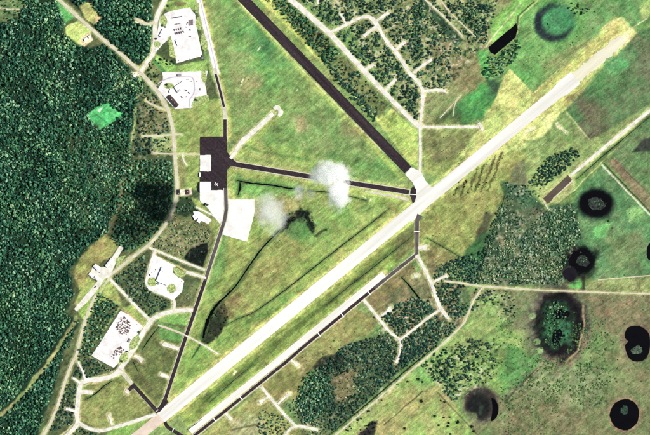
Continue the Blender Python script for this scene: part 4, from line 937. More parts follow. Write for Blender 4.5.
wood(ell(576,9,9,6,rot=.5), 2.2, .65, .3, 5, 33, 'dark', .45, .85); wood(ell(552,24,6,4), 2.4, .5, .3, 5, 34, 'dark', .4, .7); wood(ell(582,9,14,6,rot=.2), 3.4, .4, .3, 5, 35, 'wood', .4, .7)
# east
wood([(530,184),(536,172),(546,159),(560,152),(574,147),(582,154),(566,170),(541,189)], 1.75, .92, .2, 6, 36, 'wood', .6, 1.0)
wood([(506,182),(530,186),(540,196),(524,200),(508,200)], 2.2, .5, .5, 5, 37, 'wood', .5, .9)
wood([(505,198),(530,196),(546,206),(530,224),(506,220)], 2.6, .45, .5, 6, 38, 'scrub', .45, .8)
wood([(548,210),(574,204),(581,238),(566,256),(562,284),(530,284),(520,250),(530,226)], 1.4, .8, .8, 8, 39, 'scrub', .4, 1.0)
wood([(500,206),(532,222),(522,250),(530,284),(474,284),(484,262),(494,228)], 1.5, .58, 1.5, 7, 40, 'scrub', .4, .95)
wood([(500,255),(528,255),(525,284),(496,284)], 2.0, .5, .6, 6, 41, 'forest', .5, .8)
wood([(464,256),(484,250),(478,284),(436,282),(440,268)], 1.9, .75, .6, 6, 42, 'wood', .5, .9)
wood(ell(556,325,13,23,rot=-.05), 1.9, .5, .9, 6, 43, 'wood', .4, .8); wood(ell(556,316,11,13), 2.0, .5, .6, 6, 44, 'scrub', .45, .8); wood(ell(554,340,9,9), 2.1, .5, .6, 6, 45, 'scrub', .4, .75)
wood(ell(596.5,204,8,5.5), 1.5, .6, .3, 4, 46, 'scrub', .25, .42); wood(ell(583,261,6.5,5), 1.5, .6, .3, 4, 47, 'scrub', .25, .4)
# south
wood([(296,402),(312,372),(345,345),(398,330),(412,360),(335,430),(302,424)], 1.7, .78, .9, 8, 48, 'wood', .5, .95, [[(332,378),(352,370),(356,392),(337,402)]])
wood([(296,400),(304,376),(332,362),(330,410),(306,424)], 1.7, .8, .2, 8, 49, 'forest', .55, .9)
wood([(332,378),(352,370),(356,392),(337,402)], 2.4, .5, .3, 6, 50, 'scrub', .4, .75)
wood([(372,316),(398,302),(430,300),(436,316),(458,326),(412,360),(396,362),(398,340)], 1.65, .62, 1.5, 6, 51, 'wood', .5, .95)
wood([(434,284),(456,282),(462,316),(448,314)], 2.0, .66, .7, 6, 52, 'wood', .5, .9)
wood([(262,410),(284,416),(292,428),(280,440),(256,432)], 2.1, .75, .4, 6, 53, 'wood', .5, .9)
wood([(284,404),(298,396),(312,412),(330,432),(312,440),(300,424)], 2.0, .65, .6, 6, 54, 'scrub', .5, .95)
wood([(418,360),(470,338),(500,345),(492,382),(470,384),(453,404)], 1.75, .42, 1.7, 6, 55, 'wood', .45, .85)
wood([(476,288),(510,292),(518,308),(512,325),(490,300),(470,312)], 2.1, .55, .8, 6, 56, 'wood', .5, .9)
wood([(404,372),(376,398),(340,428),(346,434),(400,384)], 3.2, .6, .4, 6, 57, 'wood', .5, .9)
wood([(356,434),(366,424),(376,420),(374,436)], 2.2, .7, .2, 6, 58, 'dark', .5, .8)
for k in range(7):
    xx = 446 + k*7; wood([(xx+14,161-k*1.5),(xx+17,161-k*1.5),(xx+2,197-k),(xx-1,197-k)], 2.0, .38, .8, 5, 90+k, 'dark', .25, .5)
wood([(284,230),(290,214),(300,210),(312,216),(315,228),(308,224),(298,216),(292,222)], 1.9, .6, .3, 5, 98, 'dark', .35, .7)
wood([(216,304),(223,301),(229,318),(220,332),(206,345),(206,326)], 2.2, .5, .4, 5, 99, 'dark', .35, .7)
wood([(486,238),(500,205),(508,205),(494,245),(482,276),(478,270)], 1.9, .7, .4, 6, 101, 'wood', .45, .85)
wood([(398,342),(428,320),(446,322),(462,326),(440,346),(412,366),(396,368)], 1.6, .72, .9, 7, 103, 'wood', .5, .9)
wood([(436,266),(464,256),(482,262),(478,282),(450,300),(470,304),(462,324),(446,318),(438,300),(434,284)], 1.7, .66, 1.0, 7, 104, 'wood', .5, .9)
wood([(390,312),(412,296),(430,304),(436,312),(402,338),(384,324)], 1.7, .6, 1.1, 7, 105, 'wood', .5, .95)
wood([(380,330),(398,344),(394,366),(372,372),(360,350)], 1.8, .6, .8, 7, 106, 'scrub', .45, .9)
wood([(436,268),(462,256),(466,266),(440,280)], 2.0, .7, .4, 6, 102, 'wood', .5, .9)
wood([(186,256),(190,250),(198,245),(208,243),(203,266)], 2.3, .6, .3, 5, 20, 'dark', .35, .6)
scatter('woodland', WB, 'dark broken woodland and scrub around the airfield', 'woodland')

SB = []
def shrub(poly, sp, prob, clump, cs, seed, s0, s1, fam='bush'):
    x, y = fill(poly, sp, prob, clump, cs, seed); SB.append((x, y, fam, s0, s1))
shrub([(530,362),(560,356),(612,370),(606,406),(545,404),(516,388)], 1.6, .42, 1.2, 8, 70, .5, 1.3); shrub([(574,310),(604,320),(614,346),(590,368),(562,380)], 1.8, .34, 1.0, 8, 71, .5, 1.3)
shrub([(500,385),(560,400),(556,440),(500,440)], 2.0, .28, .9, 8, 72, .5, 1.2); shrub([(590,296),(655,296),(655,440),(600,440)], 4.5, .14, .5, 12, 73, .5, 1.2)
shrub([(500,300),(545,350),(530,380),(500,392),(488,360)], 2.2, .3, .9, 9, 74, .5, 1.2); shrub([(585,186),(604,168),(652,222),(652,276),(596,282),(574,240)], 5, .10, .4, 12, 75, .5, 1.1)
shrub([(450,150),(505,175),(480,250),(432,240)], 4.0, .16, .5, 9, 76, .4, .9); shrub([(430,135),(470,135),(468,155),(440,165)], 3.0, .25, .6, 7, 77, .3, .7)
shrub([(235,60),(300,100),(380,160),(300,160),(235,130)], 6, .12, .4, 10, 78, .3, .8); shrub([(240,245),(300,235),(290,268),(235,318)], 4.5, .16, .5, 9, 79, .3, .8)
shrub([(128,372),(156,330),(176,345),(158,400)], 3.2, .22, .6, 8, 80, .3, .8); shrub([(520,20),(600,-4),(606,20),(540,78),(518,60)], 4.5, .15, .5, 8, 81, .4, 1.0)
shrub([(300,352),(372,312),(345,345),(306,378)], 3.5, .25, .6, 7, 82, .4, .9); shrub([(384,284),(412,264),(428,296),(395,325),(372,310)], 3.5, .2, .5, 7, 83, .4, .9)
scatter('shrubbery', SB, 'bright green shrubs and tussocks dotted over the fields', 'shrubs')

# words that single out one of many alike: bearing from, and rank of distance to, something one can find
RANK = ['nearest','second nearest','third nearest','fourth nearest','fifth nearest','sixth nearest','seventh nearest','eighth nearest','ninth nearest','tenth nearest','eleventh nearest','twelfth nearest','thirteenth nearest','fourteenth nearest','fifteenth nearest','sixteenth nearest','seventeenth nearest','eighteenth nearest','nineteenth nearest','twentieth nearest','twenty-first nearest','twenty-second nearest','twenty-third nearest']
WIND = ['east','north-east','north','north-west','west','south-west','south','south-east']
def by_landmark(objs, marks, noun):
    box = {}
    for o, x, y in objs:
        q = min(range(len(marks)), key=lambda i: math.hypot(x-marks[i][0], y-marks[i][1])); mx, my, nm = marks[q]
        w = WIND[int(round(math.atan2(my-y, x-mx) / (math.pi/4))) % 8]
        box.setdefault((q, w), []).append((math.hypot(x-mx, y-my), o, nm))
    for (q, w), l in box.items():
        l.sort(key=lambda t: t[0])
        for k, (_, o, nm) in enumerate(l):
            o['label'] = ('%s %s %s of %s' % (RANK[min(k, 22)], noun, w, nm)) if len(l) > 1 else ('%s directly %s of %s' % (noun, w, nm))
MARKS = [(374,20,'the bend in the winding white road'),(341,14,'the stub at the winding road\'s west end'),(364,36.5,'the pale stub below the winding road\'s bend'),(405,42,'the middle stub of the winding road'),(374,64.5,'the short middle stub of the straight road'),(396,79,'the lowest stub of the straight road'),
         (432,60,'the long thin stub off the winding road'),(446,91,'the east-pointing stub off the winding road'),(319,1,'the straight road\'s stub at the top edge'),(388,12.5,'the northern stub of the winding road'),(458,44,'the lower end of the dark canal'),(424,2,'the top end of the dark canal'),(489,47,'the black water basin'),
         (475,36,'the lower end of the canal tracks'),(331,33,'the fork of straight and winding roads'),(383,116,'the tree belt\'s lower tip'),(345,85,'the middle of the dark runway\'s tree row'),(481,405,'the brown round hollow'),(453,403,'the open grove\'s lower tip'),(420,364,'the open grove\'s western corner'),(488,360,'the open grove\'s eastern end'),(455,368,'the middle of the open grove'),
         (400,341,'the lower fork of the southern roads'),(441,309,'the upper fork of the southern roads'),(390,308,'the white lobed hardstand'),(153,153,'the thin cross path\'s forest end'),(141,135.5,'the thin side road\'s forest end'),(352,46,'the light green patch inside the road loop'),(440,50,'the bare brown patch below the canal'),(396,28,'the bare patch east of the winding road'),(345,2,'the mid top edge between both roads'),(466,12,'the thicket beside the canal tracks')]
GROVE = []
# trees that stand apart: each one a thing of its own
TREES = 0
def tree(px, py, fam, s, label, group, var=None):
    global TREES
    TREES += 1
    j = random.randrange(NV) if var is None else var
    e = bpy.data.objects.new('tree', None); COL.objects.link(e); e.empty_display_size = 2
    e.location = (wx(px), wy(py), -.35); e.rotation_euler = (0, 0, random.uniform(0, 6.28)); e.scale = (s, s*random.uniform(.9,1.1), s*random.uniform(.85,1.15))
    link('crown', CROWN[fam, j], parent=e); link('trunk', TRUNK[fam, j], parent=e)
    return tag(e, label, 'tree', group)
def grove(poly, n, sp, fam, s0, s1, label, group, seed, holes=()):
    x, y = fill(poly, sp, 1, 0, 8, seed, holes, pad=1.0, edge=.4)
    k = np.random.default_rng(seed).permutation(len(x))[:n]
    for q in k: GROVE.append((tree(float(x[q]), float(y[q]), fam, random.uniform(s0, s1)*1.12, label, group), float(x[q]), float(y[q])))
    if len(k) < n: print('grove short', label, len(k), n)
grove([(300,-2),(332,30),(345,22),(366,12),(372,-2)], 34, 4.2, 'wood', .95, 1.35, 'dark round tree between the straight road and the winding road at the top edge', 'trees at the top edge between the two dispersal roads', 201)
grove([(336,34),(360,24),(370,32),(394,60),(412,84),(416,118),(386,88)], 56, 4.4, 'wood', .95, 1.35, 'dark round tree inside the loop of straight and winding white roads', 'trees inside the dispersal loop', 202)
grove([(378,20),(396,6),(416,6),(414,58),(400,44)], 30, 4.4, 'wood', .9, 1.3, 'dark tree east of the winding road and west of the dark tree belt', 'trees east of the winding road', 203)
grove([(420,20),(452,50),(448,84),(426,86),(414,70)], 34, 4.6, 'wood', .9, 1.3, 'dark tree between the dark canal and the stubs of the winding road', 'trees south of the canal', 204)
grove([(444,4),(494,2),(482,40),(470,36)], 26, 4.8, 'wood', .9, 1.35, 'dark tree between the canal tracks and the black basin', 'trees north of the canal tracks', 205)
grove([(326,70),(331,70),(379,119),(375,123)], 16, 3.4, 'wood', 1.0, 1.35, 'tree in the outer row facing the dark runway', 'row of trees facing the dark runway', 206)
grove([(424,362),(440,356),(478,352),(488,372),(468,382),(454,402)], 40, 4.2, 'wood', .85, 1.2, 'dark tree in the open grove above the brown round hollow', 'trees of the open grove', 207)
grove([(374,318),(396,336),(412,330),(428,312),(446,322),(412,356)], 22, 5.0, 'wood', .9, 1.25, 'dark tree between the two southern dispersal roads', 'trees of the southern dispersal', 208)
grove([(138,136),(158,138),(158,152),(134,158)], 16, 3.6, 'wood', .9, 1.25, 'dark tree in the sparse patch west of the thin cross path', 'trees by the thin cross path', 209)
by_landmark(GROVE, MARKS, 'dark tree')
LP = [(418.7,379,1.1),(423,382,.8),(407.7,381.7,.7),(421.6,401,1.1),(441,400.5,.7),(445,402,.8),(435,415.8,1.05),(444,417.6,.7),(450,417,.7),(449,423,.8),(448,426,.85),(439,425,.8),(450.7,434,.8),(404.8,428,.9)]
by_landmark([(tree(a, b, 'dark', s*1.25, 'lone dark tree', 'lone pasture trees'), a, b) for (a, b, s) in LP], [(458,422,'the largest dark pasture tree'),(416,374,'the grove\'s western corner'),(421.6,397,'the centre of the light pasture'),(398,440,'the pasture at the bottom edge')], 'small lone tree')
tree(458,422,'dark',1.35,'largest lone dark tree near the lower right end of the pasture',None)
tree(472,426.5,'dark',1.2,'upper of two dark trees on the pasture boundary below the brown hollow',None); tree(473.8,431,'dark',1.2,'lower of two dark trees on the pasture boundary below the brown hollow',None)
tree(608.5,221,'dark',.8,'single tiny dark tree in the east pasture below the oval pond',None); tree(487,213,'dark',.8,'single small dark tree in the grass east of the runway',None)
for (a, b, lab) in [(162.5,25.5,'left dark tree on the pointed grass island in the northern compound'),(165.5,27,'right dark tree on the pointed grass island in the northern compound'),(156,38.8,'dark tree on the small island beside the north road'),
                    (171,64,'left dark tree of the clump below the vehicle yard'),(174.5,63,'right dark tree of the clump below the vehicle yard'),(168,6,'dark tree on the grass above the vehicle yard'),(166.5,84.5,'upper dark tree on the grass island of the second compound'),(169,87,'lower dark tree on the grass island of the second compound'),
                    (195.5,100,'left of two dark trees on the grass corner of the second compound'),(198,100.4,'right of two dark trees on the grass corner of the second compound'),(121.5,361,'dark tree on the lower island by the storage yard'),(127,351.5,'dark tree between the two islands by the storage yard'),(139,332,'dark tree at the north-east corner of the storage yard'),
                    (158,283.5,'dark tree between the white-roofed building and its western round island'),(205,204.6,'left of two dark bushes on the grass edge of the white apron'),(207.5,205,'right of two dark bushes on the grass edge of the white apron')]:
    tree(a, b, 'wood', 1.0, lab, None)
print('trees', TREES)
# ------------------------------------------------------------------ buildings
def thing(name, px, py, rz, label, cat, group=None, z=0.0):
    e = bpy.data.objects.new(name, None); COL.objects.link(e); e.location = (wx(px), wy(py), z); e.rotation_euler = (0, 0, rz); e.empty_display_size = 3
    return tag(e, label, cat, group)
def building(name, px, py, lx, ly, ang, h, label, roof='flat', rm='roofw', wm='wall', vents=3, seed=0, cat='building'):
    """lx, ly in metres; ang = rotation in the picture, degrees clockwise"""
    e = thing(name, px, py, rad(-ang), label, cat, z=.0); r = random.Random(seed); hx, hy = lx/2, ly/2
    mb = MB(); mb.box(-hx, hx, -hy, hy, -.8, h); link('wall', mb.me('wall', (MT[wm],)), parent=e)
    mb = MB()
    if roof == 'gable':
        o = .6; zr = h + min(hx, hy)*.35; t = .25
        if lx >= ly: v = [(-hx-o,-hy-o,h-.1),(hx+o,-hy-o,h-.1),(hx+o,hy+o,h-.1),(-hx-o,hy+o,h-.1),(-hx-o,0,zr),(hx+o,0,zr)]; f = [(0,1,5,4),(2,3,4,5),(0,4,3),(1,2,5),(3,2,1,0)]
        else: v = [(-hx-o,-hy-o,h-.1),(hx+o,-hy-o,h-.1),(hx+o,hy+o,h-.1),(-hx-o,hy+o,h-.1),(0,-hy-o,zr),(0,hy+o,zr)]; f = [(1,2,5,4),(3,0,4,5),(0,1,4),(2,3,5),(3,2,1,0)]
        v = [(x, y, z+t) for x, y, z in v]; mb.add(v, f)
        top = zr
    else:
        mb.box(-hx-.3, hx+.3, -hy-.3, hy+.3, h+.02, h+.35)
        for (a, b, c, d) in ((-hx-.3,hx+.3,-hy-.3,-hy+.1), (-hx-.3,hx+.3,hy-.1,hy+.3), (-hx-.3,-hx+.1,-hy+.1,hy-.1), (hx-.1,hx+.3,-hy+.1,hy-.1)): mb.box(a, b, c, d, h+.352, h+.9)
        top = h+.35
    ro = link('roof', mb.me('roof', (MT[rm],)), parent=e)
    for k in range(vents):
        a = r.uniform(-hx*.7, hx*.7); b = r.uniform(-hy*.7, hy*.7)
        if roof == 'gable': a, b = (a, 0) if lx >= ly else (0, b)
        s = r.uniform(.7, 1.5); mb = MB(); mb.box(a-s, a+s, b-s*.7, b+s*.7, top-.3, top+.5); mb.box(a-s*1.15, a+s*1.15, b-s*.85, b+s*.85, top+.502, top+.75)
        link('roof_vent', mb.me('roof_vent', (MT['metal'],)), parent=ro)
    mb = MB(); dw = min(ly*.3, 5.0); mb.box(hx+.003, hx+.12, -dw/2, dw/2, 0, min(h*.7, 4.5)); link('door', mb.me('door', (MT['metal'],)), parent=e)
    nw = max(2, int(lx/8))
    for k in range(nw):
        x = -hx + (k+.5)*lx/nw
        for s in (-1, 1):
            mb = MB(); y0 = s*hy; mb.box(x-.9, x+.9, min(y0, y0+s*.08)+s*.003, max(y0, y0+s*.08)+s*.003, h*.35, h*.35+1.3)
            w = link('window', mb.me('window', (MT['glass'],)), parent=e)
    return e
building('office_building', 164.75, 275.9, 47, 62, 22.5, 7.5, 'large white flat-roofed building south-west of the apron', vents=7, seed=1)
building('hangar', 205.4, 186.8, 42, 39, 0, 9, 'white gable-roofed hangar on the west edge of the apron', 'gable', vents=3, seed=2, cat='hangar')
building('hangar_annex', 200.0, 174.6, 5.5, 16, 0, 5, 'narrow white-roofed annex with a dark wall north of the hangar', 'flat', rm='roofw', wm='navy', vents=0, seed=3, cat='hangar')
building('workshop', 178.9, 192, 10, 20, 0, 5, 'brown-roofed hut beside the west road', 'gable', 'roofb', vents=1, seed=4)
building('workshop', 187.8, 192, 13, 19, 0, 5, 'brown-roofed hut nearest the hangar', 'gable', 'roofb', vents=1, seed=5)
building('barracks', 173.2, 101.2, 54, 16, 50, 6, 'long dark brown roofed building in the second compound', 'gable', 'roofb', vents=4, seed=6)
building('barracks', 180.8, 86.4, 46, 24, -34.5, 6, 'white-roofed long wing at the centre of the second compound', 'flat', 'roofw', vents=4, seed=7)
building('barracks', 178.4, 90.6, 10, 14, 55, 5, 'small tan-roofed end block beside the white wing of the second compound', 'gable', 'roofg', vents=1, seed=8)
building('hut', 171.0, 91.0, 10, 15, 20, 5, 'small white hut west of the white wing in the second compound', 'flat', 'roofw', vents=1, seed=9)
building('canopy_shed', 179.5, 75.2, 14, 8, -4, 4, 'small grey-roofed gate shed over the driveway of the second compound', 'gable', 'roofg', vents=0, seed=10)
building('office_building', 162.4, 33.0, 32, 11, -62, 6, 'narrow white-roofed building beside the north road', 'flat', 'roofw', vents=2, seed=11)
building('hut', 177.8, 42.4, 22, 11, 68, 5, 'white-roofed shed on the west side of the vehicle yard', 'flat', 'roofw', vents=1, seed=12)
building('warehouse', 109.4, 262.8, 38, 12, -52, 6, 'long white-roofed shed on the western paved strip', 'gable', 'roofw', vents=2, seed=13)
building('warehouse', 96.8, 267.4, 26, 14, 45, 6, 'white-roofed shed at the west end of the paved strip', 'gable', 'roofw', vents=2, seed=14)
building('hut', 96.5, 277.6, 13, 9, 45, 4, 'small white hut south of the western sheds', 'gable', 'roofw', vents=0, seed=15)
building('hut', 91.0, 274.8, 18, 10, 40, 4, 'white hut on the tip of the western paved strip', 'gable', 'roofw', vents=0, seed=16)
building('house', 86.0, 39.4, 14, 10, -30, 5, 'white-roofed house in the pale clearing by the forest road', 'gable', 'roofw', vents=0, seed=17, cat='house')
building('house', 89.8, 36.8, 10, 9, -30, 5, 'smaller white-roofed house nearest the forest road', 'gable', 'roofw', vents=0, seed=18, cat='house')
building('house', 134.8, 75.2, 13, 9, -40, 4, 'small white house by the road junction below the forest', 'gable', 'roofw', vents=0, seed=19, cat='house')
building('workshop', 195.0, 217.2, 12, 18, -25, 6, 'white shed at the west end of the small compound', 'flat', 'roofw', vents=1, seed=20)
building('workshop', 199.2, 220.6, 14, 15, 30, 6, 'white shed in the middle of the small compound', 'flat', 'roofw', vents=1, seed=21)
building('hut', 202.6, 58.2, 8, 6, 0, 4, 'tiny guard hut at the lower right of the vehicle yard', 'flat', 'roofg', vents=0, seed=22)
building('hut', 129.4, 340.4, 14, 7, -58, 5, 'small grey hut between the stacks and the grass island', 'gable', 'roofg', vents=0, seed=23)

# ------------------------------------------------------------------ vehicles
def vehicle_mesh(kind, paint):
    mb = MB()
    if kind == 'truck':
        L_, W_ = 8.5, 2.6
        mb.box(-L_/2, L_/2-2.4, -W_/2, W_/2, .9, 1.3, 0); mb.tbox(-L_/2, L_/2-2.5, -W_/2, W_/2, 1.302, 3.3, .12, 0)
        mb.tbox(L_/2-2.3, L_/2, -W_/2+.1, W_/2-.1, .8, 2.7, .25, 0); mb.box(L_/2-.32, L_/2-.16, -.9, .9, 1.7, 2.4, 1); wz = .5; wxs = (-L_/2+1.4, -L_/2+2.7, L_/2-1.1)
    else:
        L_, W_ = 4.9, 1.95
        mb.tbox(-L_/2, L_/2, -W_/2, W_/2, .35, 1.0, .10, 0); mb.tbox(-L_/2+.7, L_/2-1.4, -W_/2+.12, W_/2-.12, 1.002, 1.6, .32, 1); mb.box(-L_/2+1.1, L_/2-1.8, -W_/2+.46, W_/2-.46, 1.603, 1.66, 0); wz = .34; wxs = (-L_/2+.9, L_/2-.95)
    for x in wxs:
        for s in (-1, 1):
            mb.tube([(x, s*(W_/2-.28), wz), (x, s*(W_/2+.02), wz)], [wz, wz], 8, 2)
    return mb.me(kind, (MT[paint], MT['glass'], MT['rubber']))
VM = {(k, p): vehicle_mesh(k, p) for k in ('car', 'truck') for p in ('car0', 'car1', 'car2', 'car3', 'car4')}
def vehicle(kind, paint, px, py, ang, label, group=None):
    o = link('parked_' + kind, VM[kind, paint]); o.location = (wx(px), wy(py), .75); o.rotation_euler = (0, 0, rad(-ang)); tag(o, label, kind, group); return o
def row(x0, y0, x1, y1, n, ang, kind, paints, label, group):
    for k in range(n):
        t = k/max(1, n-1); vehicle(kind, paints[k % len(paints)], x0+(x1-x0)*t, y0+(y1-y0)*t, ang+random.uniform(-3, 3), '%s from the west: %s' % (['first','second','third','fourth','fifth','sixth','seventh','eighth','ninth','tenth','eleventh','twelfth'][k], label), group)
row(172.2,18.2,182,16.4,12, 80, 'car', ['car2'], 'pale mauve car in the top row of the vehicle yard', 'top row of parked cars')
row(175,24.6,180.2,23.6,6, 80, 'car', ['car2'], 'pale car in the second row of the vehicle yard', 'second row of parked cars')
row(174.6,30.2,181,28.6,4, 82, 'truck', ['car1','car0'], 'dark truck in the upper truck row of the yard', 'upper row of parked trucks')
row(175.6,33.6,181.4,32.4,4, 82, 'truck', ['car0','car1'], 'dark truck in the lower truck row of the yard', 'lower row of parked trucks')
vehicle('truck', 'car0', 183.6, 31.8, 60, 'dark truck standing right of the lower truck row')
for j, yy in enumerate((20.8, 22.6, 24.4)):
    row(189.6,yy+.3,192.8,yy-.3,4, 82, 'truck', ['car2'], 'pinkish trailer in the %s row of the trailer block' % ['top','middle','bottom'][j], 'block of pinkish trailers')
row(186.8,24.4,187.8,22.4,3, 80, 'car', ['car1'], 'grey car just left of the trailer block', 'cars left of the trailer block')
vehicle('car', 'car1', 186.2, 27.2, 80, 'grey car below the trailer block'); vehicle('truck', 'car1', 190.4, 30, 85, 'grey truck alone below the trailer block'); vehicle('truck', 'car1', 190.2, 36.6, 5, 'grey truck alone in the middle of the vehicle yard')
vehicle('car', 'car0', 189.6, 59.2, 0, 'dark car alone near the bottom of the vehicle yard'); vehicle('truck', 'car0', 202, 56.2, 70, 'dark truck beside the tiny guard hut'); vehicle('car', 'car1', 178.5, 60.6, 20, 'grey car at the lower left corner of the vehicle yard')
for (a, b, g, k, p, lab) in [(186,90.2,30,'truck','car0','black truck in the middle of the second compound'),(189.2,93,60,'truck','car1','grey truck right of the black truck in the second compound'),(182,97,60,'truck','car1','grey truck in the lower part of the second compound'),
                             (186.6,96.6,20,'car','car0','dark car near the lower trucks of the second compound'),(188,79.4,0,'truck','car2','pale truck under the top of the driveway'),(191.4,81.4,10,'car','car1','grey car inside the driveway bend'),(196.4,81.5,90,'car','car2','pale car right of the driveway'),(200.4,89.4,90,'truck','car2','pale truck at the right of the second compound'),
                             (150,275,60,'truck','car0','black truck west of the large white-roofed building'),(151.9,272.6,60,'car','car1','grey car west of the large white-roofed building'),(155.4,269.6,60,'car','car1','grey car at the north-west corner of the large white-roofed building'),(154.2,271,60,'car','car2','pale car west of the large white-roofed building'),
                             (181.5,281.4,20,'car','car1','grey car east of the large white-roofed building'),(206,203,0,'truck','car0','black truck on the grass edge of the white apron'),(95.5,287,-40,'truck','car3','dark red truck on the long western strip'),(99.4,272.6,20,'car','car1','grey car among the western sheds')]: vehicle(k, p, a, b, g, lab)

# ------------------------------------------------------------------ storage yard stacks
def stack_mesh(seed, mats):
    r = random.Random(seed); mb = MB(); mb.box(-2.6, 2.6, -1.5, 1.5, 0, .3, 1)
    for k in range(5):
        x = r.uniform(-1.6, 1.6); y = r.uniform(-.7, .7); a = r.uniform(.6, 1.3); b = r.uniform(.4, .9); z0 = .302 if k < 3 else .6+.1*k
        mb.tbox(x-a, x+a, y-b, y+b, z0, z0+r.uniform(.8, 2.0), r.uniform(.02, .25), 0)
    for k in range(2): mb.tube([(-2.4, r.uniform(-1.2,1.2), 1.2+.5*k), (2.5, r.uniform(-1.2,1.2), 1.4+.6*k)], [.22, .22], 6, 1)
    return mb.me('storage_stack', (MT[mats[0]], MT[mats[1]]))
STK = [stack_mesh(k, ('rust','dull') if k % 3 else ('dull','rust')) for k in range(6)]
def stacks(poly, sp, prob, label, group, seed, noun, centre, s0=.7, s1=1.25):
    r = np.random.default_rng(seed); made = []; save = BLOCK[:]; BLOCK.clear(); x, y = fill(poly, sp, prob, .3, 3, seed, edge=.3, pad=-99); BLOCK.extend(save)
    for a, b in zip(x, y):
        o = link('storage_stack', STK[r.integers(0, 6)]); s = r.uniform(s0, s1); o.location = (wx(a), wy(b), .75); o.rotation_euler = (0, 0, r.uniform(0, 6.28)); o.scale = (s, s, s); tag(o, label, 'stack', group); made.append((o, a, b))
    p = np.asarray(poly).mean(0); by_landmark(made, [(p[0], p[1], centre)], noun)
    print('stacks', len(x))
stacks([(119,317),(124,315.5),(130,322),(130.5,331),(126,335),(119,333),(115.5,328),(117.5,322)], 1.18, .74, 'rusty brown stack in the dense upper heap field of the storage yard', 'stacks of the upper heap field', 301, 'rusty brown stack', 'the upper heap\'s centre in the storage yard')
stacks([(117,347),(122,346),(125.5,350),(119,355),(113.5,359),(111.5,356.5)], 1.15, .8, 'greyish stack in the lower heap field of the storage yard', 'stacks of the lower heap field', 302, 'greyish stack', 'the lower heap\'s centre in the storage yard')
stacks([(97,345),(109,329),(111,331.5),(99,347.5)], 1.7, .6, 'small pale stack along the north-west edge of the storage yard', 'stacks along the yard edge', 303, 'small pale stack', 'the middle of the yard\'s north-west edge', .45, .7)
stacks([(115.5,340),(122,343),(124,346),(119,345)], 2.0, .6, 'small stack between the two heap fields of the storage yard', 'stacks between the heap fields', 304, 'small stack', 'the gap between the two yard heaps', .4, .7)
stacks([(134,324),(138,323),(138,327),(135,327)], 1.8, .6, 'reddish stack at the north-east corner of the storage yard', 'stacks at the yard corner', 305, 'reddish stack', 'the yard\'s north-east corner', .5, .8)
stacks([(95,356),(99,357),(98,359),(95,358)], 1.6, .6, 'small stack at the west corner of the storage yard', 'stacks at the west corner', 306, 'small stack', 'the yard\'s west corner', .5, .8)

# ------------------------------------------------------------------ aircraft on the apron
e = thing('aeroplane', 216.4, 184.2, rad(35), 'white twin-engined aeroplane parked on the dark apron beside the hangar', 'aeroplane', z=.8)
mb = MB(); mb.tube([(-8.5,0,2.3),(-7,0,2.1),(-3,0,1.9),(3,0,1.8),(6.5,0,1.8),(8.0,0,1.6),(8.8,0,1.5)], [.15,.5,1.0,1.15,1.1,.6,.1], 12); link('fuselage', mb.me('fuselage', (MT['white'],)), parent=e)
def wing(x0, x1, xt0, xt1, y, z, t):
    v = []
    for s in (-1, 1):
        for zz in (z, z+t): v += [(xt0, s*y, zz+.25), (xt1, s*y, zz+.25)]
    for zz in (z, z+t): v += [(x0, 0, zz), (x1, 0, zz)]
    return [( [v[0],v[1],v[9],v[8],v[2],v[3],v[11],v[10]] ), ([v[8],v[9],v[5],v[4],v[10],v[11],v[7],v[6]])]
for nm, w in (('wing', wing(-1.6,2.4,-.3,1.2,9.5,1.7,.3)), ('tailplane', wing(-8.2,-6.2,-8.2,-7.2,3.6,2.5,.18))):
    mb = MB()
    for b in w: mb.add(b, [(0,3,2,1),(4,5,6,7),(0,1,5,4),(1,2,6,5),(2,3,7,6),(3,0,4,7)])
    link(nm, mb.me(nm, (MT['white'],)), parent=e)
mb = MB(); mb.add([(-8.4,-.12,2.4),(-6.0,-.12,2.4),(-7.6,-.06,5.2),(-8.8,-.06,5.2),(-8.4,.12,2.4),(-6.0,.12,2.4),(-7.6,.06,5.2),(-8.8,.06,5.2)], [(0,1,2,3),(7,6,5,4),(0,4,5,1),(1,5,6,2),(2,6,7,3),(3,7,4,0)]); link('tail_fin', mb.me('tail_fin', (MT['white'],)), parent=e)
for s in (-1, 1):
    mb = MB(); mb.tube([(-.8,s*3.2,2.0),(.5,s*3.2,2.1),(2.6,s*3.2,2.1),(3.4,s*3.2,2.1)], [.25,.6,.65,.25], 10); link('engine', mb.me('engine', (MT['white'],)), parent=e)
    mb = MB(); mb.tube([(.4,s*2.6,0),(.4,s*2.6,1.8)], [.12,.12], 6); mb.tube([(.4,s*2.45,0.1),(.4,s*2.75,.1)], [.5,.5], 10); link('landing_gear', mb.me('landing_gear', (MT['rubber'],)), parent=e)

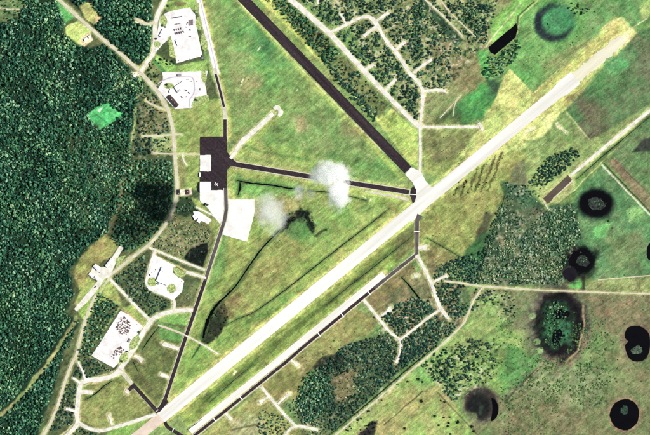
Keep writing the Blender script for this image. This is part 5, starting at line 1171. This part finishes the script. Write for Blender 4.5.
# ------------------------------------------------------------------ low cumulus, real volumes high above the field
def cloud(px, py, alt, rx, ry, rz, rot, dens, soft, seed, label, lobes=((0,0,1,1),)):
    import bmesh
    bm = bmesh.new(); bmesh.ops.create_icosphere(bm, subdivisions=3, radius=1.0)
    me = bpy.data.meshes.new('cloud'); bm.to_mesh(me); bm.free()
    k = (CAM_H - alt) / CAM_H                          # the ray through that pixel, met at the cloud's own height
    o = link('cloud', me); o.location = (wx(px)*k, wy(py)*k, alt); o.scale = (rx, ry, rz); o.rotation_euler = (0, 0, rad(-rot))
    m = bpy.data.materials.new('cloud_vapour'); m.use_nodes = True; nt = m.node_tree; nt.nodes.clear()
    N = nt.nodes.new; Lk = nt.links.new
    out = N('ShaderNodeOutputMaterial'); pv = N('ShaderNodeVolumePrincipled'); pv.inputs['Color'].default_value = (1,1,1,1); pv.inputs['Anisotropy'].default_value = 0.0
    tc = N('ShaderNodeTexCoord'); ln = None; hull = N('ShaderNodeVectorMath'); hull.operation = 'LENGTH'; Lk(tc.outputs['Object'], hull.inputs[0])
    for (cx, cy, sx, sy) in lobes:                     # each lobe: centre and half-axes as fractions of the hull
        lm = N('ShaderNodeMapping'); lm.vector_type = 'TEXTURE'; lm.inputs['Location'].default_value = (cx, cy, 0); lm.inputs['Scale'].default_value = (sx, sy, 1); Lk(tc.outputs['Object'], lm.inputs[0])
        l1 = N('ShaderNodeVectorMath'); l1.operation = 'LENGTH'; Lk(lm.outputs[0], l1.inputs[0]); so = l1.outputs['Value']
        if ln is not None:
            mn = N('ShaderNodeMath'); mn.operation = 'MINIMUM'; Lk(ln, mn.inputs[0]); Lk(so, mn.inputs[1]); so = mn.outputs[0]
        ln = so
    mp = N('ShaderNodeMapping'); mp.inputs['Location'].default_value = (seed*3.7, seed*1.9, seed*.7); mp.inputs['Scale'].default_value = (rx/50, ry/50, rz/50); Lk(tc.outputs['Object'], mp.inputs[0])
    nz = N('ShaderNodeTexNoise'); nz.inputs['Scale'].default_value = 1.5; nz.inputs['Detail'].default_value = 6; nz.inputs['Roughness'].default_value = .62; Lk(mp.outputs[0], nz.inputs['Vector'])
    a = N('ShaderNodeMath'); a.operation = 'SUBTRACT'; a.inputs[0].default_value = .62; Lk(ln, a.inputs[1])
    b = N('ShaderNodeMath'); b.operation = 'MULTIPLY_ADD'; b.inputs[1].default_value = 1.5; b.inputs[2].default_value = -.75; Lk(nz.outputs['Fac'], b.inputs[0])
    c = N('ShaderNodeMath'); c.operation = 'ADD'; Lk(a.outputs[0], c.inputs[0]); Lk(b.outputs[0], c.inputs[1])
    # fall to nothing before the hull
    e1 = N('ShaderNodeMapRange'); e1.inputs['From Min'].default_value = .98; e1.inputs['From Max'].default_value = .8; Lk(hull.outputs['Value'], e1.inputs['Value'])
    d = N('ShaderNodeMapRange'); d.inputs['From Min'].default_value = 0.0; d.inputs['From Max'].default_value = soft; d.inputs['To Max'].default_value = dens; Lk(c.outputs[0], d.inputs['Value'])
    f = N('ShaderNodeMath'); f.operation = 'MULTIPLY'; Lk(d.outputs[0], f.inputs[0]); Lk(e1.outputs[0], f.inputs[1])
    Lk(f.outputs[0], pv.inputs['Density']); Lk(pv.outputs[0], out.inputs['Volume'])
    me.materials.append(m); tag(o, label, 'cloud'); return o
cloud(332, 185.5, 770, 124, 134, 120, 0, .12, .6, 1, 'bright white cloud hiding part of the cross taxiway', ((-.04,.32,.92,.58),(.2,-.2,.56,.76)))
cloud(271, 213, 630, 92, 132, 125, -22, .024, .5, 2, 'thin hazy cloud east of the large white pad')
cloud(299, 191, 700, 42, 56, 40, 10, .04, .4, 3, 'small wisp of cloud between the two larger clouds, left one')
cloud(311, 193, 700, 34, 40, 34, 30, .03, .4, 4, 'small wisp of cloud just left of the bright cloud')
SC.cycles.volume_step_rate = 1.0
